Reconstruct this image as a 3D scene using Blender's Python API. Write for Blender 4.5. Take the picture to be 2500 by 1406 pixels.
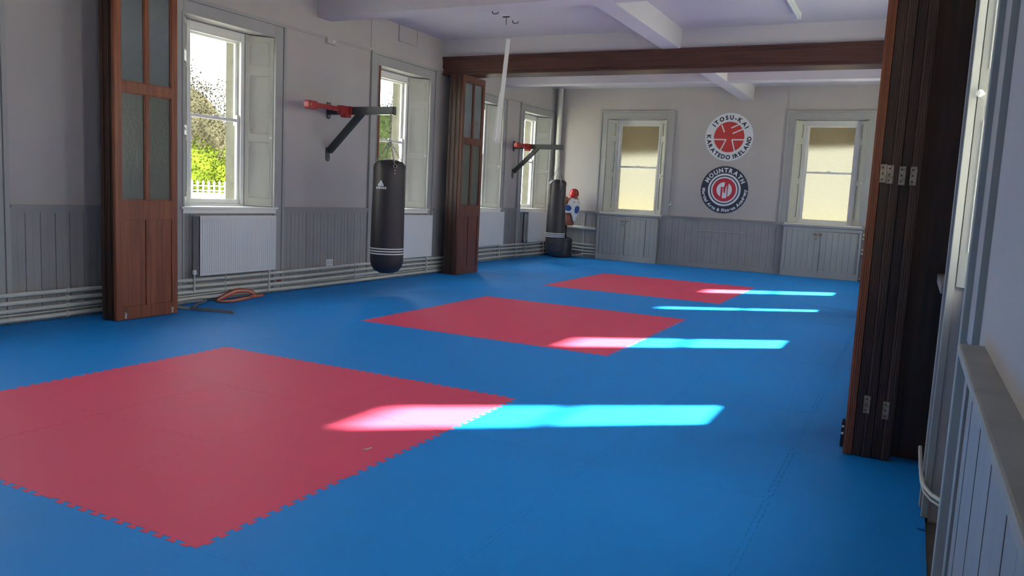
import bpy, bmesh, math, random
from mathutils import Vector, Matrix
random.seed(7)
for o in list(bpy.data.objects): bpy.data.objects.remove(o)
SC = bpy.context.scene
COL = SC.collection
R = math.radians

# ------------------------------------------------------------------ camera
CAM_H = 1.5408
yaw, pitch, roll = R(-26.5767), R(-6.8598), R(2.8175)
fw = Vector((math.sin(yaw)*math.cos(pitch), math.cos(yaw)*math.cos(pitch), math.sin(pitch)))
rt = Vector((math.cos(yaw), -math.sin(yaw), 0)); up = rt.cross(fw)
Rv = rt*math.cos(roll) + up*math.sin(roll); Uv = -rt*math.sin(roll) + up*math.cos(roll)
cam = bpy.data.objects.new('camera', bpy.data.cameras.new('camera')); COL.objects.link(cam)
cam.data.sensor_width = 36; cam.data.lens = 1932.41/2500*36
cam.data.clip_start = .02; cam.data.clip_end = 400
cam.matrix_world = Matrix(((Rv.x, Uv.x, -fw.x, 0), (Rv.y, Uv.y, -fw.y, 0), (Rv.z, Uv.z, -fw.z, CAM_H), (0, 0, 0, 1)))
SC.camera = cam

# ------------------------------------------------------------------ sky, sun, exposure
W = bpy.data.worlds.new('sky'); SC.world = W; W.use_nodes = True
nt = W.node_tree; bg = nt.nodes['Background']
bg.inputs[0].default_value = (.93, .96, 1.0, 1); bg.inputs[1].default_value = 10.0
SUN = Vector((-1, -.78, -.88)).normalized()
sl = bpy.data.lights.new('sun', 'SUN'); sl.energy = 52; sl.angle = R(2.0); sl.color = (1, .93, .80)
so = bpy.data.objects.new('sun', sl); COL.objects.link(so); so.rotation_euler = SUN.to_track_quat('-Z', 'Y').to_euler()
so.location = (12, 20, 20)
SC.view_settings.view_transform = 'Standard'; SC.view_settings.look = 'None'
SC.view_settings.exposure = 0.29; SC.view_settings.gamma = 1; SC.view_settings.use_curve_mapping = False

# ------------------------------------------------------------------ materials
def nodes(m): return m.node_tree.nodes, m.node_tree.links
def mat(name, col, rough=.6, var=.06, scale=3., bump=0., bscale=60., metal=0., spec=.5, detail=4.):
    m = bpy.data.materials.new(name); m.use_nodes = True; N, L = nodes(m); b = N['Principled BSDF']
    b.inputs['Roughness'].default_value = rough; b.inputs['Metallic'].default_value = metal
    b.inputs['Specular IOR Level'].default_value = spec
    tc = N.new('ShaderNodeTexCoord'); nz = N.new('ShaderNodeTexNoise'); nz.inputs['Scale'].default_value = scale
    nz.inputs['Detail'].default_value = detail
    cr = N.new('ShaderNodeValToRGB'); e = cr.color_ramp.elements
    e[0].position = .3; e[1].position = .7
    e[0].color = (*[max(0, c*(1-var)) for c in col], 1); e[1].color = (*[min(1, c*(1+var)) for c in col], 1)
    L.new(tc.outputs['Object'], nz.inputs['Vector']); L.new(nz.outputs['Fac'], cr.inputs['Fac']); L.new(cr.outputs['Color'], b.inputs['Base Color'])
    if bump:
        n2 = N.new('ShaderNodeTexNoise'); n2.inputs['Scale'].default_value = bscale
        bp = N.new('ShaderNodeBump'); bp.inputs['Strength'].default_value = bump; bp.inputs['Distance'].default_value = .01
        L.new(tc.outputs['Object'], n2.inputs['Vector']); L.new(n2.outputs['Fac'], bp.inputs['Height']); L.new(bp.outputs['Normal'], b.inputs['Normal'])
    return m
def wood(name, c0, c1, rough=.42, axis='Z', scale=1.):
    m = bpy.data.materials.new(name); m.use_nodes = True; N, L = nodes(m); b = N['Principled BSDF']
    b.inputs['Roughness'].default_value = rough
    tc = N.new('ShaderNodeTexCoord'); mp = N.new('ShaderNodeMapping')
    s = {'Z': (28, 28, 1.3), 'X': (1.3, 28, 28), 'Y': (28, 1.3, 28)}[axis]
    mp.inputs['Scale'].default_value = tuple(k*scale for k in s)
    nz = N.new('ShaderNodeTexNoise'); nz.inputs['Scale'].default_value = 1.; nz.inputs['Detail'].default_value = 7; nz.inputs['Distortion'].default_value = .6
    n2 = N.new('ShaderNodeTexNoise'); n2.inputs['Scale'].default_value = 1.6
    cr = N.new('ShaderNodeValToRGB'); cr.color_ramp.elements[0].position = .32; cr.color_ramp.elements[1].position = .72
    cr.color_ramp.elements[0].color = (*c0, 1); cr.color_ramp.elements[1].color = (*c1, 1)
    mx = N.new('ShaderNodeMix'); mx.data_type = 'RGBA'; mx.blend_type = 'MULTIPLY'; mx.inputs[0].default_value = .5
    c2 = N.new('ShaderNodeValToRGB'); c2.color_ramp.elements[0].color = (.55, .5, .5, 1); c2.color_ramp.elements[1].color = (1.25, 1.2, 1.2, 1)
    L.new(tc.outputs['Object'], mp.inputs['Vector']); L.new(mp.outputs['Vector'], nz.inputs['Vector']); L.new(tc.outputs['Object'], n2.inputs['Vector'])
    L.new(nz.outputs['Fac'], cr.inputs['Fac']); L.new(n2.outputs['Fac'], c2.inputs['Fac'])
    L.new(cr.outputs['Color'], mx.inputs[6]); L.new(c2.outputs['Color'], mx.inputs[7]); L.new(mx.outputs[2], b.inputs['Base Color'])
    bp = N.new('ShaderNodeBump'); bp.inputs['Strength'].default_value = .15; bp.inputs['Distance'].default_value = .003
    L.new(nz.outputs['Fac'], bp.inputs['Height']); L.new(bp.outputs['Normal'], b.inputs['Normal'])
    return m
def glass_clear(name, tint=(.95, .98, .96), rough=.02):
    m = bpy.data.materials.new(name); m.use_nodes = True; N, L = nodes(m)
    N.remove(N['Principled BSDF']); out = N['Material Output']
    t = N.new('ShaderNodeBsdfTransparent'); t.inputs[0].default_value = (*tint, 1)
    g = N.new('ShaderNodeBsdfGlossy'); g.inputs['Roughness'].default_value = rough
    fr = N.new('ShaderNodeLayerWeight'); fr.inputs[0].default_value = .5
    pw = N.new('ShaderNodeMath'); pw.operation = 'POWER'; pw.inputs[1].default_value = 5; L.new(fr.outputs['Facing'], pw.inputs[0])
    ma = N.new('ShaderNodeMath'); ma.operation = 'MULTIPLY_ADD'; ma.inputs[1].default_value = .9; ma.inputs[2].default_value = .03; L.new(pw.outputs[0], ma.inputs[0])
    mx = N.new('ShaderNodeMixShader'); L.new(ma.outputs[0], mx.inputs[0]); L.new(t.outputs[0], mx.inputs[1]); L.new(g.outputs[0], mx.inputs[2]); L.new(mx.outputs[0], out.inputs[0])
    return m
def glass_frost(name, tint, rough, bump, bscale, kind='voronoi', rot=0., clear=0., dust=0.):
    m = bpy.data.materials.new(name); m.use_nodes = True; N, L = nodes(m)
    N.remove(N['Principled BSDF']); out = N['Material Output']
    tc = N.new('ShaderNodeTexCoord'); mp = N.new('ShaderNodeMapping'); mp.inputs['Rotation'].default_value = (0, rot, 0)
    if kind == 'voronoi':
        v = N.new('ShaderNodeTexVoronoi'); v.inputs['Randomness'].default_value = .25; sock = v.outputs['Distance']
    else:
        v = N.new('ShaderNodeTexNoise'); v.inputs['Detail'].default_value = 3; sock = v.outputs['Fac']
    v.inputs['Scale'].default_value = bscale
    bp = N.new('ShaderNodeBump'); bp.inputs['Strength'].default_value = bump; bp.inputs['Distance'].default_value = .01
    rf = N.new('ShaderNodeBsdfRefraction'); rf.inputs['Roughness'].default_value = rough; rf.inputs['IOR'].default_value = 1.08; rf.inputs[0].default_value = (*tint, 1)
    g = N.new('ShaderNodeBsdfGlossy'); g.inputs['Roughness'].default_value = .2
    tl = N.new('ShaderNodeBsdfTranslucent'); tl.inputs[0].default_value = (*tint, 1)
    m0 = N.new('ShaderNodeMixShader'); m0.inputs[0].default_value = .10
    m1 = N.new('ShaderNodeMixShader'); m1.inputs[0].default_value = .06
    L.new(tc.outputs['Object'], mp.inputs['Vector']); L.new(mp.outputs['Vector'], v.inputs['Vector']); L.new(sock, bp.inputs['Height'])
    for s in (rf, g, tl): L.new(bp.outputs['Normal'], s.inputs['Normal'])
    L.new(rf.outputs[0], m0.inputs[1]); L.new(tl.outputs[0], m0.inputs[2])
    L.new(m0.outputs[0], m1.inputs[1]); L.new(g.outputs[0], m1.inputs[2])
    last = m1
    if clear:
        t = N.new('ShaderNodeBsdfTransparent'); t.inputs[0].default_value = (*tint, 1)
        m2 = N.new('ShaderNodeMixShader'); m2.inputs[0].default_value = clear
        L.new(m1.outputs[0], m2.inputs[1]); L.new(t.outputs[0], m2.inputs[2]); last = m2
    if dust:
        df = N.new('ShaderNodeBsdfDiffuse'); df.inputs[0].default_value = (.34, .36, .30, 1); L.new(bp.outputs['Normal'], df.inputs['Normal'])
        m3 = N.new('ShaderNodeMixShader'); m3.inputs[0].default_value = dust
        L.new(last.outputs[0], m3.inputs[1]); L.new(df.outputs[0], m3.inputs[2]); last = m3
    L.new(last.outputs[0], out.inputs[0])
    return m
def glass_dusty(name, tint, dustc, k):
    m = bpy.data.materials.new(name); m.use_nodes = True; N, L = nodes(m)
    N.remove(N['Principled BSDF']); out = N['Material Output']
    t = N.new('ShaderNodeBsdfTransparent'); t.inputs[0].default_value = (*tint, 1)
    df = N.new('ShaderNodeBsdfDiffuse'); df.inputs[0].default_value = (*dustc, 1)
    g = N.new('ShaderNodeBsdfGlossy'); g.inputs['Roughness'].default_value = .05
    m0 = N.new('ShaderNodeMixShader'); m0.inputs[0].default_value = k; m1 = N.new('ShaderNodeMixShader'); m1.inputs[0].default_value = .06
    L.new(t.outputs[0], m0.inputs[1]); L.new(df.outputs[0], m0.inputs[2]); L.new(m0.outputs[0], m1.inputs[1]); L.new(g.outputs[0], m1.inputs[2]); L.new(m1.outputs[0], out.inputs[0])
    return m
def mat_tile(name, col):
    m = bpy.data.materials.new(name); m.use_nodes = True; N, L = nodes(m); b = N['Principled BSDF']
    b.inputs['Specular IOR Level'].default_value = .22
    tc = N.new('ShaderNodeTexCoord'); oi = N.new('ShaderNodeObjectInfo')
    ad = N.new('ShaderNodeVectorMath'); ad.operation = 'ADD'; L.new(tc.outputs['Object'], ad.inputs[0])
    cb = N.new('ShaderNodeCombineXYZ'); ml = N.new('ShaderNodeMath'); ml.operation = 'MULTIPLY'; ml.inputs[1].default_value = 37
    L.new(oi.outputs['Random'], ml.inputs[0]); L.new(ml.outputs[0], cb.inputs[0]); L.new(ml.outputs[0], cb.inputs[1]); L.new(cb.outputs[0], ad.inputs[1])
    nz = N.new('ShaderNodeTexNoise'); nz.inputs['Scale'].default_value = 2.2; nz.inputs['Detail'].default_value = 6; L.new(ad.outputs[0], nz.inputs['Vector'])
    cr = N.new('ShaderNodeValToRGB'); cr.color_ramp.elements[0].position = .3; cr.color_ramp.elements[1].position = .75
    cr.color_ramp.elements[0].color = (*[c*.965 for c in col], 1); cr.color_ramp.elements[1].color = (*[c*1.04+.002 for c in col], 1)
    L.new(nz.outputs['Fac'], cr.inputs['Fac'])
    # scuffs
    mp = N.new('ShaderNodeMapping'); mp.inputs['Scale'].default_value = (1.5, 14, 1); mp.inputs['Rotation'].default_value = (0, 0, .6)
    L.new(ad.outputs[0], mp.inputs['Vector'])
    n3 = N.new('ShaderNodeTexNoise'); n3.inputs['Scale'].default_value = 2; n3.inputs['Detail'].default_value = 8; L.new(mp.outputs[0], n3.inputs['Vector'])
    c3 = N.new('ShaderNodeValToRGB'); c3.color_ramp.elements[0].position = .62; c3.color_ramp.elements[1].position = .8
    c3.color_ramp.elements[0].color = (0, 0, 0, 1); c3.color_ramp.elements[1].color = (.14, .14, .14, 1)
    L.new(n3.outputs['Fac'], c3.inputs['Fac'])
    mx = N.new('ShaderNodeMix'); mx.data_type = 'RGBA'; L.new(c3.outputs['Color'], mx.inputs[0]); L.new(cr.outputs['Color'], mx.inputs[6]); mx.inputs[7].default_value = (*[min(1, c*1.2+.06) for c in col], 1)
    L.new(mx.outputs[2], b.inputs['Base Color'])
    rr = N.new('ShaderNodeMapRange'); rr.inputs['To Min'].default_value = .50; rr.inputs['To Max'].default_value = .66
    L.new(nz.outputs['Fac'], rr.inputs['Value']); L.new(rr.outputs[0], b.inputs['Roughness'])
    n2 = N.new('ShaderNodeTexVoronoi'); n2.inputs['Scale'].default_value = 160; n2.inputs['Randomness'].default_value = .2; L.new(tc.outputs['Object'], n2.inputs['Vector'])
    bp = N.new('ShaderNodeBump'); bp.inputs['Strength'].default_value = .25; bp.inputs['Distance'].default_value = .002
    L.new(n2.outputs['Distance'], bp.inputs['Height']); L.new(bp.outputs['Normal'], b.inputs['Normal'])
    return m

M = dict(
 wall=mat('wall_paint', (.47, .435, .415), .85, .04, 1.2, .08, 9),
 ceil=mat('ceiling_paint', (.60, .565, .60), .9, .03, .8, .06, 6),
 dado=mat('dado_paint', (.320, .305, .300), .55, .05, 2.5, .1, 14),
 trim=mat('trim_paint', (.38, .375, .360), .5, .04, 3, .05, 20),
 shut=mat('shutter_paint', (.55, .545, .480), .5, .03, 3, .04, 20),
 sash=mat('sash_paint', (.78, .77, .74), .4, .03, 6),
 pipe=mat('pipe_paint', (.64, .63, .57), .4, .06, 8, .1, 30),
 rad=mat('radiator_enamel', (.72, .71, .70), .35, .02, 4),
 radside=mat('radiator_side', (.50, .49, .47), .5, .03, 6),
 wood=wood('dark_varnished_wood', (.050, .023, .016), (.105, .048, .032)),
 woodx=wood('beam_wood', (.060, .022, .016), (.125, .048, .034), .45, 'X'),
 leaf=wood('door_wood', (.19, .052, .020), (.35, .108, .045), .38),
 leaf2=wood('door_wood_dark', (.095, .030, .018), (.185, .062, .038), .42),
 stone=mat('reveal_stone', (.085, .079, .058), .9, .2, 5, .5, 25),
 brick=mat('outer_render', (.45, .42, .36), .9, .15, 2, .3, 20),
 steel=mat('black_powder_coat', (.040, .046, .046), .38, .1, 20),
 red=mat('red_plastic', (.36, .032, .032), .5, .06, 10),
 chain=mat('chain_steel', (.42, .41, .39), .32, .1, 30, metal=.85),
 vinyl=mat('black_vinyl', (.030, .024, .026), .48, .12, 4, .12, 40),
 white=mat('white_print', (.80, .80, .80), .5, .02, 5),
 plastic=mat('white_plastic', (.78, .78, .76), .35, .02, 5),
 black=mat('black_plastic', (.018, .018, .022), .45, .1, 10),
 skin=mat('dummy_tan_rubber', (.36, .12, .070), .45, .06, 8),
 blue=mat('blue_print', (.035, .085, .30), .5, .05, 8),
 redgloss=mat('red_headguard', (.62, .020, .025), .25, .08, 12),
 navy=mat('sign_navy', (.030, .040, .068), .5, .03, 5),
 signred=mat('sign_red', (.56, .050, .050), .5, .03, 5),
 signcrim=mat('sign_crimson', (.54, .035, .060), .5, .03, 5),
 signwhite=mat('sign_white', (.72, .74, .78), .5, .02, 5),
 ink=mat('sign_ink', (.020, .024, .045), .5, .03, 5),
 orange=mat('belt_orange', (.66, .10, .045), .8, .1, 30, .3, 300),
 beltwhite=mat('belt_white', (.62, .56, .50), .8, .05, 30, .3, 300),
 beltgrey=mat('belt_grey', (.26, .26, .27), .8, .08, 30, .3, 300),
 beltblack=mat('belt_black', (.03, .03, .035), .8, .08, 30),
 brass=mat('old_hinge_metal', (.34, .27, .20), .5, .3, 40, .3, 80, metal=.5),
 ledge=mat('ledge_paint', (.36, .355, .32), .6, .12, 6, .1, 30),
 slab=mat('subfloor', (.16, .13, .10), .9, .1, 4),
 tagred=mat('tag_red', (.35, .04, .03), .5),
 redwood=wood('red_brown_bead', (.20, .06, .035), (.32, .11, .06)),
 tube=mat('fluorescent_tube', (.85, .85, .84), .2, .01),
 ground=mat('pale_gravel', (.62, .60, .48), .95, .12, 3, .3, 40),
 lawn=mat('lawn', (.30, .36, .12), .95, .3, 2, .3, 40),
 leafdark=mat('tree_leaf_olive', (.022, .029, .011), .7, .55, 1.2, detail=8),
 leafpink=mat('tree_leaf_russet', (.030, .027, .017), .7, .5, 1.2, detail=8),
 leaflime=mat('hedge_leaf_lime', (.042, .056, .006), .7, .5, 2.0, detail=8),
 bark=mat('bark', (.13, .10, .07), .95, .3, 8, .5, 20),
 shade_brown=mat('shade_canopy_brown', (.075, .045, .028), .8, .15, 3),
 clear=glass_clear('window_glass'),
 frost=glass_frost('frosted_glass', (.300, .293, .245), .55, 1., 30, 'voronoi', .5),
 doorfrost=glass_frost('cathedral_glass', (.62, .66, .58), .30, .35, 26, 'noise', 0, .18, .30),
 doorclear=glass_dusty('door_glass', (.80, .86, .83), (.30, .34, .33), .45),
 tile_blue=mat_tile('blue_foam', (.005, .265, .76)),
 tile_red=mat_tile('red_foam', (.80, .078, .165)),
)
for k in ('leafdark', 'leafpink', 'leaflime'):
    b = M[k].node_tree.nodes['Principled BSDF']; b.inputs['Specular IOR Level'].default_value = .0

# ------------------------------------------------------------------ mesh helpers
ROOT = {}
def wloc(o):
    v = Vector((0, 0, 0))
    while o is not None: v = v + Vector(o.location); o = o.parent
    return v
def tag(o, label=None, cat=None, group=None, kind=None):
    if label: o['label'] = label
    if cat: o['category'] = cat
    if group: o['group'] = group
    if kind: o['kind'] = kind
    return o
def thing(name, loc, label, cat, group=None, kind=None):
    o = bpy.data.objects.new(name, None); COL.objects.link(o); o.location = loc; o.empty_display_size = .1
    return tag(o, label, cat, group, kind)
class MB:
    def __init__(s, fn=None): s.v = []; s.f = []; s.fn = fn; s.m = []; s.mi = 0
    def add(s, vs, fs):
        n = len(s.v)
        s.v += [Vector(s.fn(*p)) if s.fn else Vector(p) for p in vs]
        s.f += [tuple(i+n for i in f) for f in fs]; s.m += [s.mi]*len(fs)
        return s
    def box(s, x0, x1, y0, y1, z0, z1):
        vs = [(x, y, z) for z in (z0, z1) for y in (y0, y1) for x in (x0, x1)]
        return s.add(vs, [(0, 2, 3, 1), (4, 5, 7, 6), (0, 1, 5, 4), (2, 6, 7, 3), (0, 4, 6, 2), (1, 3, 7, 5)])
    def obox(s, c, ax, ay, az, hx, hy, hz):
        c = Vector(c); vs = [c + ax*i*hx + ay*j*hy + az*k*hz for k in (-1, 1) for j in (-1, 1) for i in (-1, 1)]
        return s.add([tuple(p) for p in vs], [(0, 2, 3, 1), (4, 5, 7, 6), (0, 1, 5, 4), (2, 6, 7, 3), (0, 4, 6, 2), (1, 3, 7, 5)])
    def bar(s, a, b, w, h, upv=(0, 0, 1)):
        a, b = Vector(a), Vector(b); d = (b-a); L = d.length; d.normalize(); u = Vector(upv); sd = d.cross(u).normalized(); u = sd.cross(d)
        return s.obox((a+b)/2, d, sd, u, L/2, w/2, h/2)
    def tube(s, pts, r, n=10, close=False, caps=True):
        pts = [Vector(p) for p in pts]; N = len(pts); rings = []; pu = None
        rr = r if isinstance(r, (list, tuple)) else [r]*N
        for i, p in enumerate(pts):
            if close: d = pts[(i+1) % N]-pts[i-1]
            else: d = pts[min(i+1, N-1)]-pts[max(i-1, 0)]
            d.normalize()
            if pu is None:
                pu = Vector((0, 0, 1)) if abs(d.z) < .9 else Vector((1, 0, 0))
            sd = d.cross(pu).normalized(); pu = sd.cross(d).normalized()
            rings.append([tuple(p + (sd*math.cos(2*math.pi*k/n) + pu*math.sin(2*math.pi*k/n))*rr[i]) for k in range(n)])
        vs = [q for g in rings for q in g]; fs = []
        for i in range(N if close else N-1):
            a, b = i*n, ((i+1) % N)*n
            for k in range(n): fs.append((a+k, a+(k+1) % n, b+(k+1) % n, b+k))
        if not close and caps: fs += [tuple(range(n))[::-1], tuple((N-1)*n+k for k in range(n))]
        return s.add(vs, fs)
    def lathe(s, prof, c, n=32, ax=(0, 0, 1)):
        az = Vector(ax).normalized(); a1 = Vector((1, 0, 0)) if abs(az.x) < .9 else Vector((0, 1, 0)); a2 = az.cross(a1).normalized(); a1 = a2.cross(az)
        c = Vector(c); vs = []; fs = []
        for r, z in prof:
            for k in range(n):
                t = 2*math.pi*k/n; vs.append(tuple(c + az*z + (a1*math.cos(t)+a2*math.sin(t))*r))
        for i in range(len(prof)-1):
            for k in range(n): fs.append((i*n+k, i*n+(k+1) % n, (i+1)*n+(k+1) % n, (i+1)*n+k))
        fs += [tuple(range(n))[::-1], tuple((len(prof)-1)*n+k for k in range(n))]
        return s.add(vs, fs)
    def loft(s, rings):
        n = len(rings[0]); vs = [p for g in rings for p in g]; fs = []
        for i in range(len(rings)-1):
            for k in range(n): fs.append((i*n+k, i*n+(k+1) % n, (i+1)*n+(k+1) % n, (i+1)*n+k))
        fs += [tuple(range(n))[::-1], tuple((len(rings)-1)*n+k for k in range(n))]
        return s.add(vs, fs)
    def prism(s, poly, tr, h0, h1):
        """poly: list of 2D points, tr(a,b,h)->xyz"""
        n = len(poly); vs = [tr(a, b, h0) for a, b in poly] + [tr(a, b, h1) for a, b in poly]
        fs = [tuple(range(n))[::-1], tuple(range(n, 2*n))] + [(k, (k+1) % n, n+(k+1) % n, n+k) for k in range(n)]
        return s.add(vs, fs)
    def sphere(s, c, r, n=16, sc=(1, 1, 1)):
        prof = [(max(.001, math.sin(math.pi*i/n))*r, -math.cos(math.pi*i/n)*r) for i in range(n+1)]
        vs = []; fs = []
        for a, z in prof:
            for k in range(n*2):
                t = math.pi*k/n; vs.append((c[0]+a*math.cos(t)*sc[0], c[1]+a*math.sin(t)*sc[1], c[2]+z*sc[2]))
        m = n*2
        for i in range(n):
            for k in range(m): fs.append((i*m+k, i*m+(k+1) % m, (i+1)*m+(k+1) % m, (i+1)*m+k))
        return s.add(vs, fs)
    def build(s, name, m, parent=None, smooth=False, bevel=0., label=None, subs=0, mats=None):
        me = bpy.data.meshes.new(name); off = wloc(parent) if parent else Vector((0, 0, 0))
        me.from_pydata([tuple(v-off) for v in s.v], [], s.f)
        bm = bmesh.new(); bm.from_mesh(me); bmesh.ops.recalc_face_normals(bm, faces=bm.faces); bm.to_mesh(me); bm.free()
        o = bpy.data.objects.new(name, me); COL.objects.link(o)
        for k in (mats or [m]): me.materials.append(M[k] if isinstance(k, str) else k)
        if mats:
            for p, i in zip(me.polygons, s.m): p.material_index = i
        if parent: o.parent = parent
        if smooth:
            for p in me.polygons: p.use_smooth = True
            if smooth != 'all':
                md = o.modifiers.new('es', 'EDGE_SPLIT'); md.split_angle = R(38)
        if bevel:
            md = o.modifiers.new('bv', 'BEVEL'); md.width = bevel; md.segments = 2; md.limit_method = 'ANGLE'; md.angle_limit = R(40)
        if subs:
            md = o.modifiers.new('sd', 'SUBSURF'); md.levels = subs; md.render_levels = subs
        if label: o['label'] = label
        return o
def struct(o): o['kind'] = 'structure'; return o
def copy_tree(o, parent=None):
    c = o.copy(); COL.objects.link(c); c.parent = parent
    for ch in list(o.children): copy_tree(ch, c)
    return c

# text to mesh
def glyph(ch, size, bold=.0):
    cu = bpy.data.curves.new('g', 'FONT'); cu.body = ch; cu.size = size; cu.offset = bold; cu.resolution_u = 4
    o = bpy.data.objects.new('g', cu); COL.objects.link(o)
    bpy.context.view_layer.update()
    me = bpy.data.meshes.new_from_object(o)
    vs = [(v.co.x, v.co.y) for v in me.vertices]; fs = [tuple(p.vertices) for p in me.polygons]
    bpy.data.objects.remove(o); bpy.data.curves.remove(cu); bpy.data.meshes.remove(me)
    return vs, fs
def layout(text, size, bold, track=.12, space=.34):
    out = []; x = 0
    for ch in text:
        if ch == ' ': x += size*space; continue
        vs, fs = glyph(ch, size, bold)
        x0 = min(v[0] for v in vs); x1 = max(v[0] for v in vs)
        out.append(([(a-x0, b) for a, b in vs], fs, x, x1-x0)); x += (x1-x0) + size*track
    return out, x - size*track
# ------------------------------------------------------------------ room shell
CEIL = 4.195; BEAMZ = 3.89; BY = 18.75; RX = .208
LN = lambda y: -7.95 + .015*(y-5)
LF = lambda y: -8.45 + .02*(y-16)
fnLN = lambda u, d, z: (LN(u)-d, u, z)
fnLF = lambda u, d, z: (LF(u)-d, u, z)
fnR = lambda u, d, z: (RX+d, u, z)
fnB = lambda u, d, z: (u, BY+d, z)
Z0, Z1 = 1.18, 3.46
def wall(name, fn, u0, u1, ops, label):
    b = MB(fn)
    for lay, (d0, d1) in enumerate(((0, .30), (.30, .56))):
        b.mi = lay; u = u0
        for c, gh in sorted(ops):
            hh = .67 if c == 3.77 else .75; dl = .075 if c == 3.77 else 0
            h = hh if lay == 0 else gh+.065
            zb, zt = (Z0-.03, Z1) if lay == 0 else (Z0-.02, Z1-.05)
            b.box(u, c-h, d0, d1, -.3, 4.6)
            b.box(c-h, c+h, max(d0, dl), d1, -.3, zb); b.box(c-h, c+h, d0, d1, zt, 4.6); u = c+h
        b.box(u, u1, d0, d1, -.3, 4.6)
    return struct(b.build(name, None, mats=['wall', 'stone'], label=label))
WLN = [(.2, .37), (3.8, .37), (7.55, .37), (11.3, .37)]
WLF = [(15.25, .37), (17.77, .37)]
WR = [(.12, .36), (3.77, .36), (7.12, .36), (10.6, .36), (13.85, .36), (16.75, .36)]
WB = [(-6.215, .47), (-1.80, .47)]
wall('wall_left', fnLN, -5, 12.95, WLN, 'white left wall of the front room')
wall('wall_left_far', fnLF, 12.95, 19.31, WLF, 'white left wall of the far room')
wall('wall_right', fnR, -5, 19.31, WR, 'white right wall')
wall('wall_back', fnB, -8.39, .25, WB, 'white back wall with two round signs')
struct(MB().box(-8.7, .8, -5.5, -5, -.3, 4.6).build('wall_front', 'wall', label='white wall behind the viewer'))
struct(MB().box(-9.2, 1.1, -5.6, 19.5, -.32, -.022).build('floor', 'slab', label='subfloor under the mats'))
c = MB(); c.box(-9.2, 1.1, -5.6, 19.5, CEIL, 4.7)
struct(c.build('ceiling', 'ceil', label='white ceiling'))
def beam(n, x0, x1, y0, y1, z0, label):
    return struct(MB().box(x0, x1, y0, y1, z0, CEIL+.02).build('trim_%d' % n, 'ceil', bevel=.008, label=label))
beam(1, -3.79, -3.50, -5, 18.75, BEAMZ, 'white ceiling beam running the length of the room')
beam(2, -7.95, .25, 9.12, 9.43, BEAMZ+.003, 'white cross beam over the front room')
beam(3, -7.95, .25, 12.47, 12.82, 3.86, 'white downstand above the brown door beam')
beam(4, -8.4, .25, 15.87, 16.2, BEAMZ+.003, 'white cross beam over the far room')
beam(5, -8.0, .25, 5.5, 5.85, 3.86, 'white downstand above the near folding doors')
beam(6, -8.0, .25, 1.9, 2.2, BEAMZ+.003, 'white cross beam above the near mats')
# picture rail, small cornice line
struct(MB(fnLN).box(-5, 12.9, -.03, .01, 3.652, 3.69).box(-5, 12.9, -.018, .01, 3.63, 3.652).build('trim_7', 'wall', label='picture rail on the left wall'))
struct(MB(fnLF).box(13, 18.72, -.03, .01, 3.64, 3.68).build('trim_8', 'wall', label='picture rail in the far room'))
# tongue and groove dado
def boards(b, u0, u1, z0, z1, d=-.012, pitch=.16, g=.0035):
    n = max(1, round((u1-u0)/pitch)); w = (u1-u0)/n
    for i in range(n):
        a, e = u0+i*w+g, u0+(i+1)*w-g
        b.box(a, e, d, .002, z0, z1); m = (a+e)/2
        b.box(m-.003, m+.003, d-.002, d, z0, z1)
def dado(n, fn, segs, label, z0=0., rail=True, skirt=0):
    b = MB(fn)
    for u0, u1 in segs:
        boards(b, u0, u1, z0, 1.11)
        if rail:
            b.box(u0, u1, -.052, .002, 1.158, 1.185); b.box(u0, u1, -.030, .002, 1.125, 1.158); b.box(u0, u1, -.018, .002, 1.10, 1.125)
        if skirt: b.box(u0, u1, -.03, .002, 0, skirt)
    return struct(b.build('trim_%d' % n, 'dado', label=label))
dado(9, fnLN, [(-5, -.74), (1.14, 2.86), (4.74, 6.61), (8.49, 10.36), (12.24, 12.94)], 'grey boarded dado along the left wall')
dado(10, fnLF, [(12.97, 14.31), (16.19, 16.83), (18.71, 18.74)], 'grey boarded dado on the far left wall')
dado(11, fnB, [(-8.39, -7.05), (-5.48, -2.60), (-.96, .25)], 'grey boarded dado along the back wall', skirt=.11)
# painted brick strip behind the pipes
b = MB(fnLN); random.seed(3)
for r in range(4):
    u = 8.50 + (.11 if r % 2 else 0)
    while u < 10.3: b.box(u, u+.212, -.022, .0, r*.075+.004, r*.075+.070); u += .22
    u = 12.26
    while u < 12.8: b.box(u, u+.212, -.022, .0, r*.075+.004, r*.075+.070); u += .22
struct(b.build('trim_12', 'dado', label='painted brick strip behind the pipes'))
# short projecting wall with ledge beside the viewer
NX = .208
b = MB(); b.box(NX-.020, NX+.01, 2.70, 2.92, 1.14, 3.64)
struct(b.build('trim_21', 'trim', label='flat grey board beside the window near the viewer'))
b = MB(lambda u, d, z: (NX+d, u, z))
boards(b, 1.02, 2.44, 0, 1.12, -.03, .29, .0009)
b.box(2.44, 2.52, -.038, .01, 0, 1.12); b.box(2.52, 2.72, -.02, .01, 0, 1.14); b.box(1.02, 2.44, -.04, .01, 0, .12)
struct(b.build('trim_13', 'dado', bevel=.003, label='blue-grey boarded panel below the ledge beside the viewer'))
b = MB(); b.box(.143, NX+.01, 1.0, 2.53, 1.155, 1.183); b.box(.158, NX+.01, 1.0, 2.51, 1.12, 1.155)
struct(b.build('trim_14', 'ledge', bevel=.006, label='worn ledge on the wall beside the viewer'))
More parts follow.
